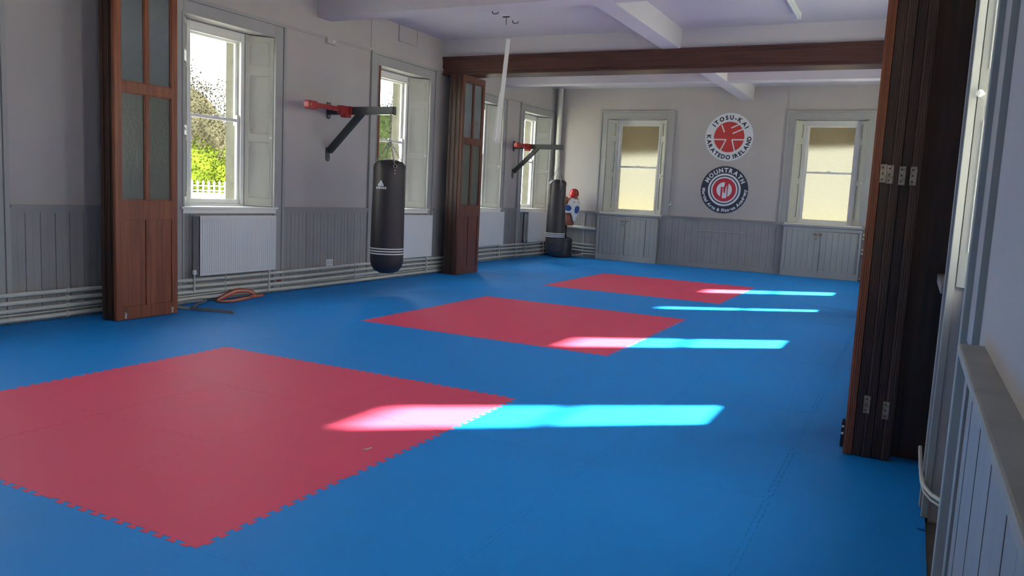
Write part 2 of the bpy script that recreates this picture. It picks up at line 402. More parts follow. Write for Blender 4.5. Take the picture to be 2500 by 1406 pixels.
# far part of the near right wall
b = MB(fnR); boards(b, 4.64, 5.5, 0, 1.11); b.box(4.64, 5.5, -.05, .002, 1.13, 1.18)
boards(b, 5.9, 6.18, 0, 1.11); boards(b, 8.06, 9.66, 0, 1.11); boards(b, 11.54, 12.4, 0, 1.11); boards(b, 12.9, 12.92, 0, 1.11); boards(b, 14.8, 15.8, 0, 1.11); boards(b, 17.7, 18.7, 0, 1.11)
struct(b.build('trim_15', 'dado', label='grey boarded dado on the right wall'))

# ------------------------------------------------------------------ windows
def window(n, base, c, gh, label, frost=False, z0=0., brown=False):
    fn = lambda u, d, z: base(c+u, d, z)
    w = thing('window_%d' % n, fn(0, 0, Z0), label, None, kind='structure')
    near = c == 3.77; H, D = (.67 if near else .75), .27; fh = gh+.11; O = H-.75
    # architrave
    b = MB(fn)
    for s in (-1, 1):
        a, e = sorted((s*(H-.005), s*(H+.14))); b.box(a, e, -.022, .002, z0, Z1+.15)
        a, e = sorted((s*(H+.14), s*(H+.19))); b.box(a, e, -.04, .002, z0, Z1+.15)
        a, e = sorted((s*(H-.008), s*(H+.02))); b.box(a, e, -.032, .002, z0, Z1-.005)
    b.box(-H+.006, H-.006, -.0215, .002, Z1-.003, Z1+.15); b.box(-H-.19, H+.19, -.04, .002, Z1+.15, Z1+.19)
    b.box(-(H)-.02, H+.02, -.031, .002, Z1-.005, Z1+.02)
    b.build('architrave', 'trim', w, bevel=.004)
    # sill and apron
    b = MB(fn); so_ = .07 if near else -.055; b.box(-.80+(.14 if near else 0), .80-(.14 if near else 0), so_, .29, Z0-.028, Z0); b.box(-H-.02+(.03 if near else 0), H+.02-(.03 if near else 0), so_+.015, so_+.065, Z0-.085, Z0-.028)
    b.build('window_sill', 'sash', w, bevel=.005)
    if z0 < .5:
        b = MB(fn); q_ = .07 if near else 0.; b.box(-H, H, q_-.006, q_+.01, .0, Z0-.08)
        for s in (-.5, 0, .5): b.box(s*1.2-.05, s*1.2+.05, q_-.014, q_-.006, .0, Z0-.08)
        b.build('apron_panel', 'dado', w)
    # box frame
    b = MB(fn)
    for s in (-1, 1):
        a, e = sorted((s*(gh+.045), s*fh)); b.box(a, e, D-.01, .315, Z0+.03, Z1-.10)
        a, e = sorted((s*(gh+.038), s*(gh+.06))); b.box(a, e, .255, .275, Z0, Z1-.03)
        a, e = sorted((s*(gh+.045), s*(fh))); b.box(a, e, .315, .37, Z0+.03, Z1-.10)
    b.box(-fh, fh, D-.01, .37, Z1-.10, Z1-.005); b.box(-fh, fh, D-.025, D, Z1-.125, Z1-.10); b.box(-fh, fh, D-.01, .39, Z0-.01, Z0+.03)
    b.box(-H, H, .285, .30, Z1-.02, Z1)
    for s in (-1, 1): a, e = sorted((s*(fh-.005), s*H)); b.box(a, e, .264, .299, Z0, Z1-.001)
    b.build('frame', 'sash', w, bevel=.003)
    def sash(name, d0, d1, za, zb, bot, top):
        b = MB(fn); g = gh; o = gh+.045
        b.box(-o, -g, d0, d1, za, zb); b.box(g, o, d0, d1, za, zb); b.box(-g, g, d0, d1, za, za+bot); b.box(-g, g, d0, d1, zb-top, zb)
        if name == 'upper_sash':
            b.box(-o, -g, d0, d1, za-.05, za); b.box(g, o, d0, d1, za-.05, za)
        else:
            b.box(-.03, .03, d0-.012, d0+.01, zb, zb+.022); b.box(g, o, d0, d1, zb, zb+.05)
        s = b.build(name, 'sash', w, bevel=.003)
        MB(fn).box(-g, g, (d0+d1)/2-.002, (d0+d1)/2+.002, za+bot, zb-top).build('pane', 'frost' if frost else 'clear', s)
    sash('upper_sash', .322, .352, 2.30, Z1-.10, .035, .045)
    sash('lower_sash', .284, .314, Z0+.03, 2.335, .06, .04)
    # shutters
    for s in (-1, 1):
        a = Vector((fh-H, D-.03)); Ls = a.length; a.normalize(); nn = Vector((-a.y, a.x))
        def fs(p, q, z, s=s, a=a, nn=nn):
            u = H-.004 + a.x*p + nn.x*q; d = .012 + a.y*p + nn.y*q
            return fn(s*u, d, z)
        b = MB(fs); zt, zb = Z1-.015, Z0+.008; hh = zt-zb
        b.box(0, Ls, -.03, -.008, zb, zt)
        st = .042; rails = [(0, .03), (.17, .225), (.57, .615), (.955, 1.)]
        b.box(0, st, -.01, .012, zb, zt); b.box(Ls-st, Ls, -.01, .012, zb, zt)
        for r0, r1 in rails: b.box(st, Ls-st, -.01, .012, zt-r1*hh, zt-r0*hh)
        for (r0, r1) in ((.03, .17), (.225, .57), (.615, .955)):
            za, zc = zt-r1*hh, zt-r0*hh; k = .020
            # bead with notched corners
            b.box(st, st+k*.4, .012, .017, za+.07, zc-.07); b.box(Ls-st-k*.4, Ls-st, .012, .017, za+.07, zc-.07)
            b.box(st+k, Ls-st-k, .012, .017, za, za+k*.4); b.box(st+k, Ls-st-k, .012, .017, zc-k*.4, zc)
            for zz in (za, zc-.07):
                b.box(st, st+k, -.008, .012, zz, zz+.07); b.box(Ls-st-k, Ls-st, -.008, .012, zz, zz+.07)
        sh = b.build('shutter', 'shut', w, bevel=.002)
        kb = MB(); p = Vector(fs(.028, .012, zt-.59*hh)); q = Vector(fs(.028, .05, zt-.59*hh))
        kb.lathe([(.008, 0), (.008, .012), (.017, .018), (.019, .027), (.013, .036), (.002, .038)], p, 14, (q-p))
        kb.build('knob', 'sash', sh, smooth=True)
    # sash cords
    b = MB(fn)
    for s in (-1, 1): b.tube([(s*(gh+.05), .262, Z1-.12), (s*(gh+.052), .258, 2.9), (s*(gh+.05), .262, 2.4)], .003, 6)
    b.build('sash_cord', 'pipe', w)
    if brown:
        MB(fn).box(-.752, -.715, -.045, .01, Z0, Z1-.01).build('brown_bead', 'redwood', w, label='red-brown wooden strip')
    if near: MB(fn).box(H-.030, H-.008, .046, .062, Z0, Z1-.02).build('brown_bead', 'redwood', w, label='red-brown wooden strip')
    # portal
    li = bpy.data.lights.new('window_light_portal', 'AREA'); li.shape = 'RECTANGLE'; li.size = 2*gh+.1; li.size_y = 2.3; li.cycles.is_portal = True
    lo = bpy.data.objects.new('window_portal', li); COL.objects.link(lo)
    p = Vector(fn(0, .60, 2.3)); q = Vector(fn(0, 0, 2.3)); lo.location = p; lo.rotation_euler = (q-p).to_track_quat('-Z', 'Z').to_euler()
    return w
k = 0
for base, lst, nm in ((fnLN, WLN, 'sash window in the left wall of the front room'), (fnLF, WLF, 'sash window in the left wall of the far room'),
                      (fnR, WR, 'sash window in the right wall'), (fnB, WB, 'frosted sash window in the back wall')):
    for c, gh in lst:
        k += 1; window(k, base, c, gh, nm, frost=(base is fnB), z0=(1.13 if base is fnB else 0.), brown=(c == 11.3))
# ------------------------------------------------------------------ foam floor tiles
GX, GY = -2.546, 2.255
AMP, EH = .0145, .008
GAP = .0008; TT = .02
def tile_mesh(name, x0, x1, y0, y1, sl, sr, sb, st):
    """local tile 0..1 square with dovetail teeth; s* = straight cut edges at x0/x1/y0/y1"""
    A, n = AMP, 24; h = 1/n; b = MB(); polys = []
    cx0 = x0 if sl else GAP+A; cx1 = x1 if sr else 1-GAP-A; cy0 = y0 if sb else GAP+A; cy1 = y1 if st else 1-GAP-A
    polys.append([(cx0, cy0), (cx1, cy0), (cx1, cy1), (cx0, cy1)])
    def edge(fn, lo, hi, sign, first):
        def flat(a, e):
            a, e = max(a, lo), min(e, hi)
            if e > a: polys.append([fn(a, -A), fn(e, -A), fn(e, 0), fn(a, 0)])
        flat(GAP if first else GAP+A, h); flat(1-h, 1-GAP if first else 1-GAP-A)
        s = 1
        for i in range(1, n-1):
            if s == sign:
                t0, t1 = i*h, (i+1)*h; l = 0 if i == 1 else EH; r = 0 if i == n-2 else EH
                if t0-l >= lo and t1+r <= hi:
                    polys.append([fn(*p) for p in ((t0+l-.004*(l > 0), -A), (t0+l, -A*.72), (t0-l, A*.72), (t0-l+.004, A), (t1+r-.004, A), (t1+r, A*.72), (t1-r, -A*.72), (t1-r+.004*(r > 0), -A))])
            s = -s
    if not sb: edge(lambda t, v: (t, GAP-v), cx0 if sl else 0, cx1 if sr else 1, -1, True)
    if not st: edge(lambda t, v: (t, 1-GAP+v), cx0 if sl else 0, cx1 if sr else 1, 1, True)
    if not sl: edge(lambda t, v: (GAP-v, t), cy0 if sb else 0, cy1 if st else 1, -1, False)
    if not sr: edge(lambda t, v: (1-GAP+v, t), cy0 if sb else 0, cy1 if st else 1, 1, False)
    vs, fs = [], []
    for P in polys:
        if sum(P[k][0]*P[(k+1) % len(P)][1]-P[(k+1) % len(P)][0]*P[k][1] for k in range(len(P))) < 0: P = P[::-1]
        k0, m = len(vs), len(P)
        vs += [(x, y, 0) for x, y in P] + [(x, y, -TT) for x, y in P]
        fs.append(tuple(k0+k for k in range(m)))
        fs += [(k0+k, k0+m+k, k0+m+(k+1) % m, k0+(k+1) % m) for k in range(m)]
    me = bpy.data.meshes.new(name); me.from_pydata(vs, [], fs); me.materials.append(M['tile_blue']); return me
cache = {}
ords = ['first', 'second', 'third', 'fourth', 'fifth', 'sixth', 'seventh', 'eighth', 'ninth', 'tenth', 'eleventh', 'twelfth', 'thirteenth', 'fourteenth', 'fifteenth', 'sixteenth', 'seventeenth', 'eighteenth', 'nineteenth', 'twentieth']
random.seed(11)
def put_tile(i, j):
    X0, Y0 = GX+i, GY+j
    xl = (LN(Y0+.5)+.035) if Y0 < 12.2 else (LF(Y0+.5)+.03)
    xr = RX-.012 if not (Y0+1 > 1.0 and Y0 < 2.5) else .162
    yt = 18.70 if X0 < -7 else 18.715
    if X0+1 < xl+.02 or X0 > xr-.02: return
    sl, sr, st, sb = X0 < xl, X0+1 > xr, Y0+1 > yt, j == -2
    key = (round(max(0, xl-X0), 3) if sl else 0, round(xr-X0, 3) if sr else 1, round(yt-Y0, 3) if st else 1, sb)
    if key not in cache: cache[key] = tile_mesh('foam_mat', key[0], key[1], 0, key[2], sl, sr, sb, st)
    o = bpy.data.objects.new('foam_mat', cache[key]); COL.objects.link(o)
    o.location = (X0, Y0, -random.random()*.0010)
    red = -3 <= i < 0 and 0 <= j < 13 and (j % 5) < 3
    if red:
        o.material_slots[0].link = 'OBJECT'; o.material_slots[0].material = M['tile_red']
        sq = ['nearest', 'middle', 'farthest'][j//5]; rw = ['near row', 'middle row', 'far row'][j % 5]; cl = ['left', 'centre', 'right'][i+3]
        tag(o, 'red interlocking foam tile in the %s red square, %s, %s tile' % (sq, rw, cl), 'floor mat', 'red foam tiles of the %s square' % sq)
    else:
        # rows counted from the back wall, columns from the right wall
        tag(o, 'blue interlocking foam tile, %s row from the back wall, %s column from the right wall' % (ords[16-j], ords[2-i] if i < 2 else ('first' if i == 2 else 'first')), 'floor mat', 'blue foam floor tiles')
for j in range(-2, 17):
    for i in range(-6, 3): put_tile(i, j)

# ------------------------------------------------------------------ heating pipes
def pipe(pts, r, label, group='white heating pipes', clips=(), name='heating_pipe', n=12):
    p0 = pts[0]; b = MB(); b.tube(pts, r, n)
    o = b.build(name, 'pipe', None, smooth=True); tag(o, label, 'pipe', group)
    if clips:
        c = MB()
        for q, ax in clips: c.lathe([(r+.006, -.014), (r+.009, -.010), (r+.009, .010), (r+.006, .014)], q, 14, ax)
        c.build('pipe_coupling', 'pipe', o, smooth=True)
    return o
names = ['topmost', 'second from top', 'third from top', 'lowest']
PZ = [.285, .205, .13, .045]
for nm, z in zip(names, PZ):
    ys = [-4.8, 1, 3, 5, 5.6, 6.4, 7.0, 7.4, 7.8, 9, 10.5, 11.5, 12.9]
    pts = [(LN(y)+.075, y, z + (.008*math.sin(y*1.1+z*9))) for y in ys]
    at = lambda y: (LN(y)+.075, y, z + .008*math.sin(y*1.1+z*9))
    pipe(pts, .0225, 'white heating pipe along the front-room left wall, %s one' % nm, clips=[(at(y), (0.015, 1, 0)) for y in (5.28, 7.4, 10.0)])
pipe([(LN(y)+.045, y, z) for y, z in ((3, .075), (5.2, .085), (5.8, .10), (6.8, .085), (7.6, .095), (8.4, .10), (10, .085), (12.9, .09))], .010, 'thin white pipe sagging between the thick pipes along the left wall')
for nm, z in zip(names, [.335, .255, .165, .07]):
    pipe([(LF(y)+.075, y, z+.006*math.sin(y*2+z*7)) for y in (12.98, 14, 15, 15.8, 16.5, 17.3, 18, 18.62)], .021, 'white heating pipe on the far-room left wall, %s one' % nm)
for nm, z in zip(names, [.335, .25, .17, .09]):
    p = [(-8.14, 18.665, z+.02), (-7.7, 18.665, z+.015), (-7.62, 18.665, z+.013), (-7.3, 18.665, z), (-7.05, 18.665, z)]
    if z < .1: p = [(-8.14, 18.665, .035), (-7.62, 18.665, .035), (-7.52, 18.665, .045), (-7.36, 18.665, .10), (-7.28, 18.665, .105), (-7.05, 18.665, .10)]
    pipe(p, .020, 'white heating pipe between training dummy and left cupboard, %s one' % nm)
pipe([(-8.14, 18.66, .772), (-7.06, 18.66, .745)], .042, 'thick white pipe across the back wall behind the training dummy', None)
pipe([(-8.215, 18.64, 0), (-8.215, 18.64, 3.0), (-8.215, 18.64, 4.19)], .062, 'thick vertical white pipe in the far left corner', None, name='corner_pipe', n=18)
pipe([(-7.42, 18.72, .0), (-7.42, 18.72, 1.10)], .014, 'thin vertical pipe on the back wall left of the cupboard', None)
pipe([(-.955, 18.66, 1.0), (.24, 18.66, 1.0)], .028, 'short white pipe right of the right cupboard, highest', None)
pipe([(-.955, 18.66, .915), (.24, 18.66, .915)], .028, 'short white pipe right of the right cupboard, second highest', None)
pipe([(-.955, 18.66, .68), (.24, 18.66, .68)], .028, 'short white pipe right of the right cupboard, third highest', None)
pipe([(-.955, 18.66, .60), (.24, 18.66, .60)], .028, 'short white pipe right of the right cupboard, lowest of the stack', None)
pipe([(-.955, 18.66, .05), (.24, 18.66, .05)], .024, 'white pipe at floor level right of the right cupboard', None)
for z, nm in ((.185, 'upper'), (.158, 'lower')):
    r = .0105 if z > .17 else .006
    pipe([(.160, 5.10, z), (.160, 4.9, z), (.160, 4.7, z), (.163, 4.52, z), (.175, 4.36, z), (.205, 4.25, z), (.245, 4.18, z), (.275, 4.16, z)], r,
         '%s white pipe bending into the wall near the right edge, below the window' % nm, None)
tag(MB(fnLN).box(8.38, 8.44, -.03, -.012, .135, .185).build('warning_tag', 'tagred'), 'tiny red tag behind the pipes right of the nearest radiator', 'tag')

# ------------------------------------------------------------------ radiators
def radiator(base, y0, y1, z0, z1, label, double=False, valve='l', ribs=True):
    r = thing('radiator', base((y0+y1)/2, 0, z0), label, 'radiator', 'white panel radiators under the left windows')
    b = MB(base)
    b.box(y0, y1, -.165, -.148, z0, z1)
    if ribs:
        n = int((y1-y0-.06)/.034)
        for i in range(n):
            u = y0+.03+(i+.5)*(y1-y0-.06)/n; b.box(u-.0085, u+.0085, -.1685, -.165, z0+.035, z1-.03)
    b.build('front_panel', 'rad', r, bevel=.003)
    b = MB(base)
    b.box(y0+.01, y1-.01, -.06, -.045, z0+.01, z1-.01)
    if double: b.box(y0+.01, y1-.01, -.105, -.095, z0+.01, z1-.01)
    for i in range(24):
        u = y0+.03+(i+.5)*(y1-y0-.06)/24; b.box(u-.014, u+.014, -.148, -.06, z0+.05, z1-.05)
    b.build('rear_panel', 'rad', r)
    b = MB(base); b.box(y0, y1, -.165, -.045, z1-.004, z1+.006)
    b.build('top_grille', 'rad', r, bevel=.002)
    if not double:
        b = MB(base)
        for a, e in ((y0, y0+.006), (y1-.006, y1)): MB(base).box(a, e, -.165, -.045, z0+.005, z1).build('side_panel', 'radside', r)
    for s, y in (('l', y0-.03), ('r', y1-.06)):
        b = MB(); p = Vector(base(y, -.105, z0)); q = Vector(base(y, -.105, .14 if s == 'l' else .10))
        if s == 'l': b.tube([q, (p.x, p.y, z0-.02), (p.x, p.y, z0+.04)], .011, 10)
        else: b.tube([base(y, -.10, .045), (p.x, p.y, .13), (p.x, p.y, z0+.02)], .011, 10)
        b.build('pipe_tail', 'pipe', r, smooth=True)
    b = MB(); p = Vector(base(y0-.03, -.105, z0+.04))
    b.lathe([(.012, -.03), (.022, -.025), (.026, 0), (.022, .03), (.010, .035)], p, 14)
    b.bar(p, Vector(base(y0+.02, -.105, z0+.045)), .02, .02)
    b.build('valve', 'plastic', r, smooth=True)
    b = MB(base)
    for u in (y0+.2, y1-.2): b.box(u-.02, u+.02, -.05, 0, z0+.08, z1-.08)
    b.build('wall_bracket', 'radside', r)
    return r
radiator(fnLN, 6.92, 8.20, .335, 1.065, 'ribbed white radiator under the nearest window, beside the tall wooden doors')
radiator(fnLN, 10.72, 12.05, .335, 1.065, 'smooth white radiator under the window behind the near punch bag', ribs=False)
radiator(fnLF, 14.75, 16.0, .36, 1.09, 'white radiator seen just right of the far wooden doors', ribs=False)
radiator(fnLF, 17.22, 18.30, .37, 1.09, 'white open-sided radiator left of the far punch bag', double=True, ribs=False)

# ------------------------------------------------------------------ folding doors
def leaf(root, x, t, y0, y1, zt, full, lm='leaf'):
    """one door leaf in the plane X=x..x+t, running along Y"""
    L = y1-y0; st = .075; mid = (y0+y1)/2
    b = MB()
    def slab(a, e, z0, z1, th=0.): b.box(x+th, x+t-th, a, e, z0, z1)
    slab(y0, y0+st, 0.006, zt); slab(y1-st, y1, 0.006, zt)
    for z0, z1 in ((0.006, .14), (1.06, 1.265), (2.375, 2.48), (zt-.11, zt)): slab(y0+st, y1-st, z0, z1)
    for z0, z1 in ((.14, 1.06), (1.265, 2.375), (2.48, zt-.11)): slab(mid-.022, mid+.022, z0, z1)
    # sunk panels and beads
    for a, e in ((y0+st, mid-.022), (mid+.022, y1-st)):
        slab(a, e, .14, 1.06, .012)
        if full:
            for z0, z1 in ((1.265, 2.375), (2.48, zt-.11)):
                b.box(x+.006, x+t-.006, a, a+.012, z0, z1); b.box(x+.006, x+t-.006, e-.012, e, z0, z1)
                b.box(x+.006, x+t-.006, a, e, z0, z0+.012); b.box(x+.006, x+t-.006, a, e, z1-.012, z1)
    # moulded edge facing the viewer
    for q in (.25, .5, .75): b.tube([(x+t*q, y0-.001, .01), (x+t*q, y0-.001, zt)], .0035, 6)
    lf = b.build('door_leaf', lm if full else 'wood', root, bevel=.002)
    xm = x+t/2
    for nm, z0, z1, m in (('lower_panes', 1.265, 2.375, 'doorfrost'), ('upper_panes', 2.48, zt-.11, 'doorclear')):
        g = MB()
        for a, e in ((y0+st, mid-.022), (mid+.022, y1-st)): g.box(xm-.002, xm+.002, a, e, z0, z1)
        g.build(nm, m, lf)
    return lf
def stack(xs, t, y0, y1, zt, label, face, bolts=None, hinges=(), lm='leaf'):
    r = thing('folding_door', ((xs[0]+xs[-1])/2, y0, 0), label, 'folding door', 'folded wooden partition doors')
    for i, x in enumerate(xs):
        leaf(r, x, t, y0 + (.0 if i % 2 == 0 else .012), y1 - (.01*i if i else 0), zt, x == face, lm)
    if bolts:
        for y in bolts:
            b = MB(); X = max(xs)+t; b.box(X, X+.012, y-.008, y+.008, .02, .085); b.lathe([(.006, 0), (.006, .02)], (X+.008, y, .07), 8, (1, 0, 0))
            b.build('floor_bolt', 'pipe', r)
    for (x, z) in hinges:
        b = MB(); b.box(x-.016, x+.016, y0-.008, y0+.01, z-.055, z+.055)
        b.tube([(x+.016, y0-.008, z-.055), (x+.016, y0-.008, z+.055)], .006, 8)
        h = b.build('hinge', 'brass', r); s = MB()
        for dz in (-.035, 0, .035): s.lathe([(.005, 0), (.003, .003)], (x-.002, y0-.008, z+dz), 8, (0, -1, 0))
        s.build('screw', 'black', h)
    return r
T = .044
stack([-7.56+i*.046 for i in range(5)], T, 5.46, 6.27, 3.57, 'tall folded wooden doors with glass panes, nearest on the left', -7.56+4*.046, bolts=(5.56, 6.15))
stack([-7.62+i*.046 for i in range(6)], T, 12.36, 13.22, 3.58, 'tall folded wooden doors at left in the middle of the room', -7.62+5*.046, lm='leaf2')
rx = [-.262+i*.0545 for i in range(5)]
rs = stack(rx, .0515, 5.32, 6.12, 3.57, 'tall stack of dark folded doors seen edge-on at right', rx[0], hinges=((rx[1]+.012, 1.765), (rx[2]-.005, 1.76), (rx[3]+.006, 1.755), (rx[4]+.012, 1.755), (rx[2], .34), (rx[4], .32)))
b = MB(); b.box(rx[0]-.022, rx[0]-.002, 5.33, 5.39, .04, .20); b.tube([(rx[0]-.012, 5.35, .10), (rx[0]-.012, 5.35, .22)], .007, 8); b.build('floor_bolt', 'black', rs)
b = MB(); b.lathe([(.009, 0), (.006, .006)], (rx[0]-.012, 5.33, .13), 8, (0, -1, 0)); b.lathe([(.009, 0), (.006, .006)], (rx[0]-.012, 5.33, .175), 8, (0, -1, 0)); b.build('bolt_screw', 'plastic', rs)
rx = [-.262+i*.055 for i in range(5)]
stack(rx, T, 12.36, 13.2, 3.58, 'dark folded doors at right, hidden behind the near stack', rx[0])
# wooden beams over the folding doors and jambs
def door_beam(n, x0, x1, y0, y1, z0, z1, label):
    b = MB(); b.box(x0, x1, y0, y1, z0, z1); b.box(x0, x1, y0-.012, y0, z0+.04, z1-.06)
    b.box(x0, x1, y0-.035, y0+.02, z1-.03, z1); b.box(x0, x1, y0-.022, y0, z1-.06, z1-.03)
    b.box(x0, x1, y0-.02, y1+.02, z0-.02, z0+.012)
    return struct(b.build('trim_%d' % n, 'woodx', bevel=.004, label=label))
door_beam(16, -7.83, .25, 12.44, 12.86, 3.60, 3.895, 'brown wooden beam over the far folding doors')
door_beam(17, -7.94, .25, 5.48, 5.88, 3.60, 3.895, 'brown wooden beam over the near folding doors')
b = MB(); b.box(.002, RX, 5.46, 5.62, 0, 3.6)
struct(b.build('trim_18', 'wood', bevel=.004, label='dark wooden jamb against the right wall'))
b = MB(); b.box(.02, .25, 12.52, 12.62, 0, 3.6)
struct(b.build('trim_19', 'wood', label='dark wooden jamb of the far partition'))
# ------------------------------------------------------------------ wall bracket and punch bag
def bag_bracket(wx, y, tipx, label, bar_len):
    r = thing('bag_bracket', (wx, y, 2.6), label, 'wall bracket', 'steel punch bag brackets')
    z0, z1 = 2.552, 2.662
    b = MB(); b.box(wx+.01, tipx, y-.042, y+.042, z0, z1)
    b.box(tipx-.002, tipx+.004, y-.045, y+.045, z0-.003, z1+.003)
    b.build('arm', 'steel', r, bevel=.004)
    b = MB(); b.bar((wx+.03, y, 2.02), (wx+.62, y, 2.58), .075, .088, (0, 0, 1)); b.build('brace', 'steel', r, bevel=.004)
    def plate(zc, h):
        b = MB(); poly = [(-.045, h), (.045, h)] + [(.045*math.cos(-t), -h+.045+.045*math.sin(-t)-.0) for t in [math.pi*k/10 for k in range(11)]]
        b.prism(poly, lambda a, c, d: (wx+d, y+a, zc+c), 0, .010)
        b.box(wx+.008, wx+.012, y-.045, y+.045, zc+h-.02, zc+h)
        p = b.build('wall_plate', 'steel', r, bevel=.002)
        s = MB()
        for dz in (h-.025, -h+.04): s.lathe([(.011, .010), (.011, .015), (.006, .018)], (wx, y, zc+dz), 6, (1, 0, 0))
        s.build('bolt', 'chain', p)
    plate(2.61, .12); plate(1.97, .10)
    b = MB(); b.tube([(tipx-.055, y, z0-.03), (tipx-.055, y, z1+.035)], .008, 8); b.lathe([(.015, 0), (.015, .01)], (tipx-.055, y, z1), 6)
    pts = [(tipx-.055+.022*math.sin(t), y, z0-.035-.022*math.cos(t)+.0) for t in [2*math.pi*k/14 for k in range(14)]]
    b.tube(pts, .005, 6, close=True); b.build('eye_bolt', 'chain', r, smooth=True)
    # red dumbbell-shaped plate clipped across the arm
    xs = wx+.38; ya, yb = y-.05, y-bar_len
    b = MB()
    def rr(yc0, yc1, hh, x0, x1, zc):
        n = 8; pl = []
        for (cy, cz, t0) in ((yc1-.035, hh-.035, 0), (yc0+.035, hh-.035, 90), (yc0+.035, -hh+.035, 180), (yc1-.035, -hh+.035, 270)):
            for k in range(n+1): t = R(t0+90*k/n); pl.append((cy+.035*math.cos(t), cz+.035*math.sin(t)))
        b.prism(pl, lambda a, c, d: (d, a, zc+c), x0, x1)
    rr(yb-.06, yb+.14, .056, xs-.035, xs+.045, 2.60)
    rr(ya-.20, ya+.015, .058, xs-.03, xs+.06, 2.605)
    b.bar((xs+.01, yb+.08, 2.607), (xs+.01, ya-.1, 2.607), .055, .062)
    b.box(xs-.03, xs+.10, ya-.03, ya+.005, 2.545, 2.665)
    b.box(xs-.02, xs+.09, ya-.12, ya-.004, 2.50, 2.55)
    cl = b.build('red_clamp', 'red', r, bevel=.006, label='red plastic dumbbell-shaped clamp')
    s = MB(); s.lathe([(.010, 0), (.008, .006), (.002, .007)], (xs+.062, ya-.0, 2.605), 10, (1, -.4, 0)); s.lathe([(.008, 0), (.002, .004)], (xs+.046, yb-.01, 2.60), 10, (1, 0, 0)); s.build('rivet', 'white', cl)
    return r
def chain_mb(b, p, q, L, w, r, tw0=0):
    p, q = Vector(p), Vector(q); d = q-p; D = d.length; d.normalize(); n = max(1, round(D/(L-2.2*r))); step = D/n
    s0 = d.cross(Vector((.31, .9, .2))).normalized(); s1 = d.cross(s0)
    for i in range(n):
        c = p + d*(i+.5)*step; a = s0 if (i+tw0) % 2 else s1; hl = (step+2.2*r)/2-w/2; pts = []
        for k in range(12):
            t = 2*math.pi*k/12; pts.append(c + a*(w/2*math.cos(t)) + d*((hl if math.sin(t) >= 0 else -hl)+w/2*math.sin(t)))
        b.tube(pts, r, 5, close=True)
def punch_bag(cx, cy, zb, zt, rad, zhook, label, cam_ang, stripes, logo=False, narrow=1.):
    r = thing('punch_bag', (cx, cy, zb), label, 'punch bag', 'hanging black punch bags')
    H = zt-zb
    prof = [(.02, 0), (rad*.45, .012), (rad*.75, .05), (rad*.93, .11), (rad, .19), (rad*1.01, .32), (rad*.99, H*.5), (rad*.965*narrow, H*.75), (rad*.95*narrow, H*.93), (rad*.95*narrow, H-.012), (rad*.90*narrow, H+.006), (rad*.5, H+.055), (rad*.2, H+.07)]
    b = MB(); n = 40; rings = []
    for (q, z) in prof:
        ring = []
        for k in range(n):
            t = 2*math.pi*k/n; f = 1+(.035*math.sin(4*t+.6) if z > H-.03 else .006*math.sin(3*t+z*5))
            dz = (.03*math.cos(4*t+.6) if H-.03 < z < H+.04 else 0)
            ring.append((cx+q*f*math.cos(t), cy+q*f*math.sin(t), zb+z+dz))
        rings.append(ring)
    b.loft(rings); body = b.build('bag_body', 'vinyl', r, smooth='all')
    rz = lambda z: rad*1.012
    for i, z in enumerate(stripes):
        b = MB(); n = 40; R1 = rad*1.018
        b.loft([[(cx+rr*math.cos(2*math.pi*k/n), cy+rr*math.sin(2*math.pi*k/n), z+dz) for k in range(n)] for rr, dz in ((R1-.004, -.0085), (R1, -.008), (R1, .008), (R1-.004, .0085))])
        b.build('stripe', 'white', r, smooth=True, label='white stripe around the bag')
    # chains
    b = MB(); zj = zt+.34*(zhook-zt)/.65
    chain_mb(b, (cx, cy, zhook), (cx, cy, zj), .065, .034, .0055)
    ring = [(cx+.022*math.cos(t), cy, zj-.012+.022*math.sin(t)) for t in [2*math.pi*k/12 for k in range(12)]]
    b.tube(ring, .005, 5, close=True)
    b.build('hanging_chain', 'chain', r, smooth='all')
    hk = MB(); dr = MB(); rv = MB()
    for k in range(4):
        t = cam_ang + R(20+90*k); px, py = cx+rad*.86*math.cos(t), cy+rad*.86*math.sin(t)
        c = MB(); chain_mb(c, (cx+.01*math.cos(t), cy+.01*math.sin(t), zj-.03), (px, py, zt+.012), .042, .024, .0035, k); c.build('strap_chain', 'chain', r, smooth='all')
        q = Vector((cx+rad*1.0*math.cos(t), cy+rad*1.0*math.sin(t), zt-.03)); tg = Vector((-math.sin(t), math.cos(t), 0))
        dr.tube([q + tg*(.026*math.cos(a)) + Vector((0, 0, .026*math.sin(a))) for a in [2*math.pi*m/14 for m in range(14)]], .004, 5, close=True)
        for dz in (-.09, -.135): rv.lathe([(.010, 0), (.008, .004), (.002, .005)], (cx+rad*.985*math.cos(t), cy+rad*.985*math.sin(t), zt+dz), 8, (math.cos(t), math.sin(t), 0))
    dr.build('ring', 'chain', r, smooth='all'); rv.build('rivet', 'chain', r)
    if logo:
        lg = MB(); a0 = cam_ang + logo['da']; Rr = rad*.985+.004; sc = logo['s']
        def wrap(u, v, h=0): t = a0 + u/Rr; return (cx+(Rr+h)*math.cos(t), cy+(Rr+h)*math.sin(t), logo['z']+v)
        out, wd = layout('adidas', sc, .0012, .06); k_ = .160/wd
        for vs, fs, x, w in out: lg.add([wrap((x+a-wd/2)*k_, c*k_) for a, c in vs], fs)
        dr_ = (-.56, 1.)
        for bx, hl in ((-.052, .016), (-.020, .040), (.012, .064)):
            w_ = .026; z_ = .042
            q = [(bx, z_), (bx+w_, z_), (bx+w_+dr_[0]*(hl+.018), z_+hl+.018), (bx+dr_[0]*hl, z_+hl)]
            lg.add([wrap(a+.010, c) for a, c in q], [(0, 1, 2, 3)])
        lg.build('logo', 'white', r, label='white three-bar logo with lettering')
    return r
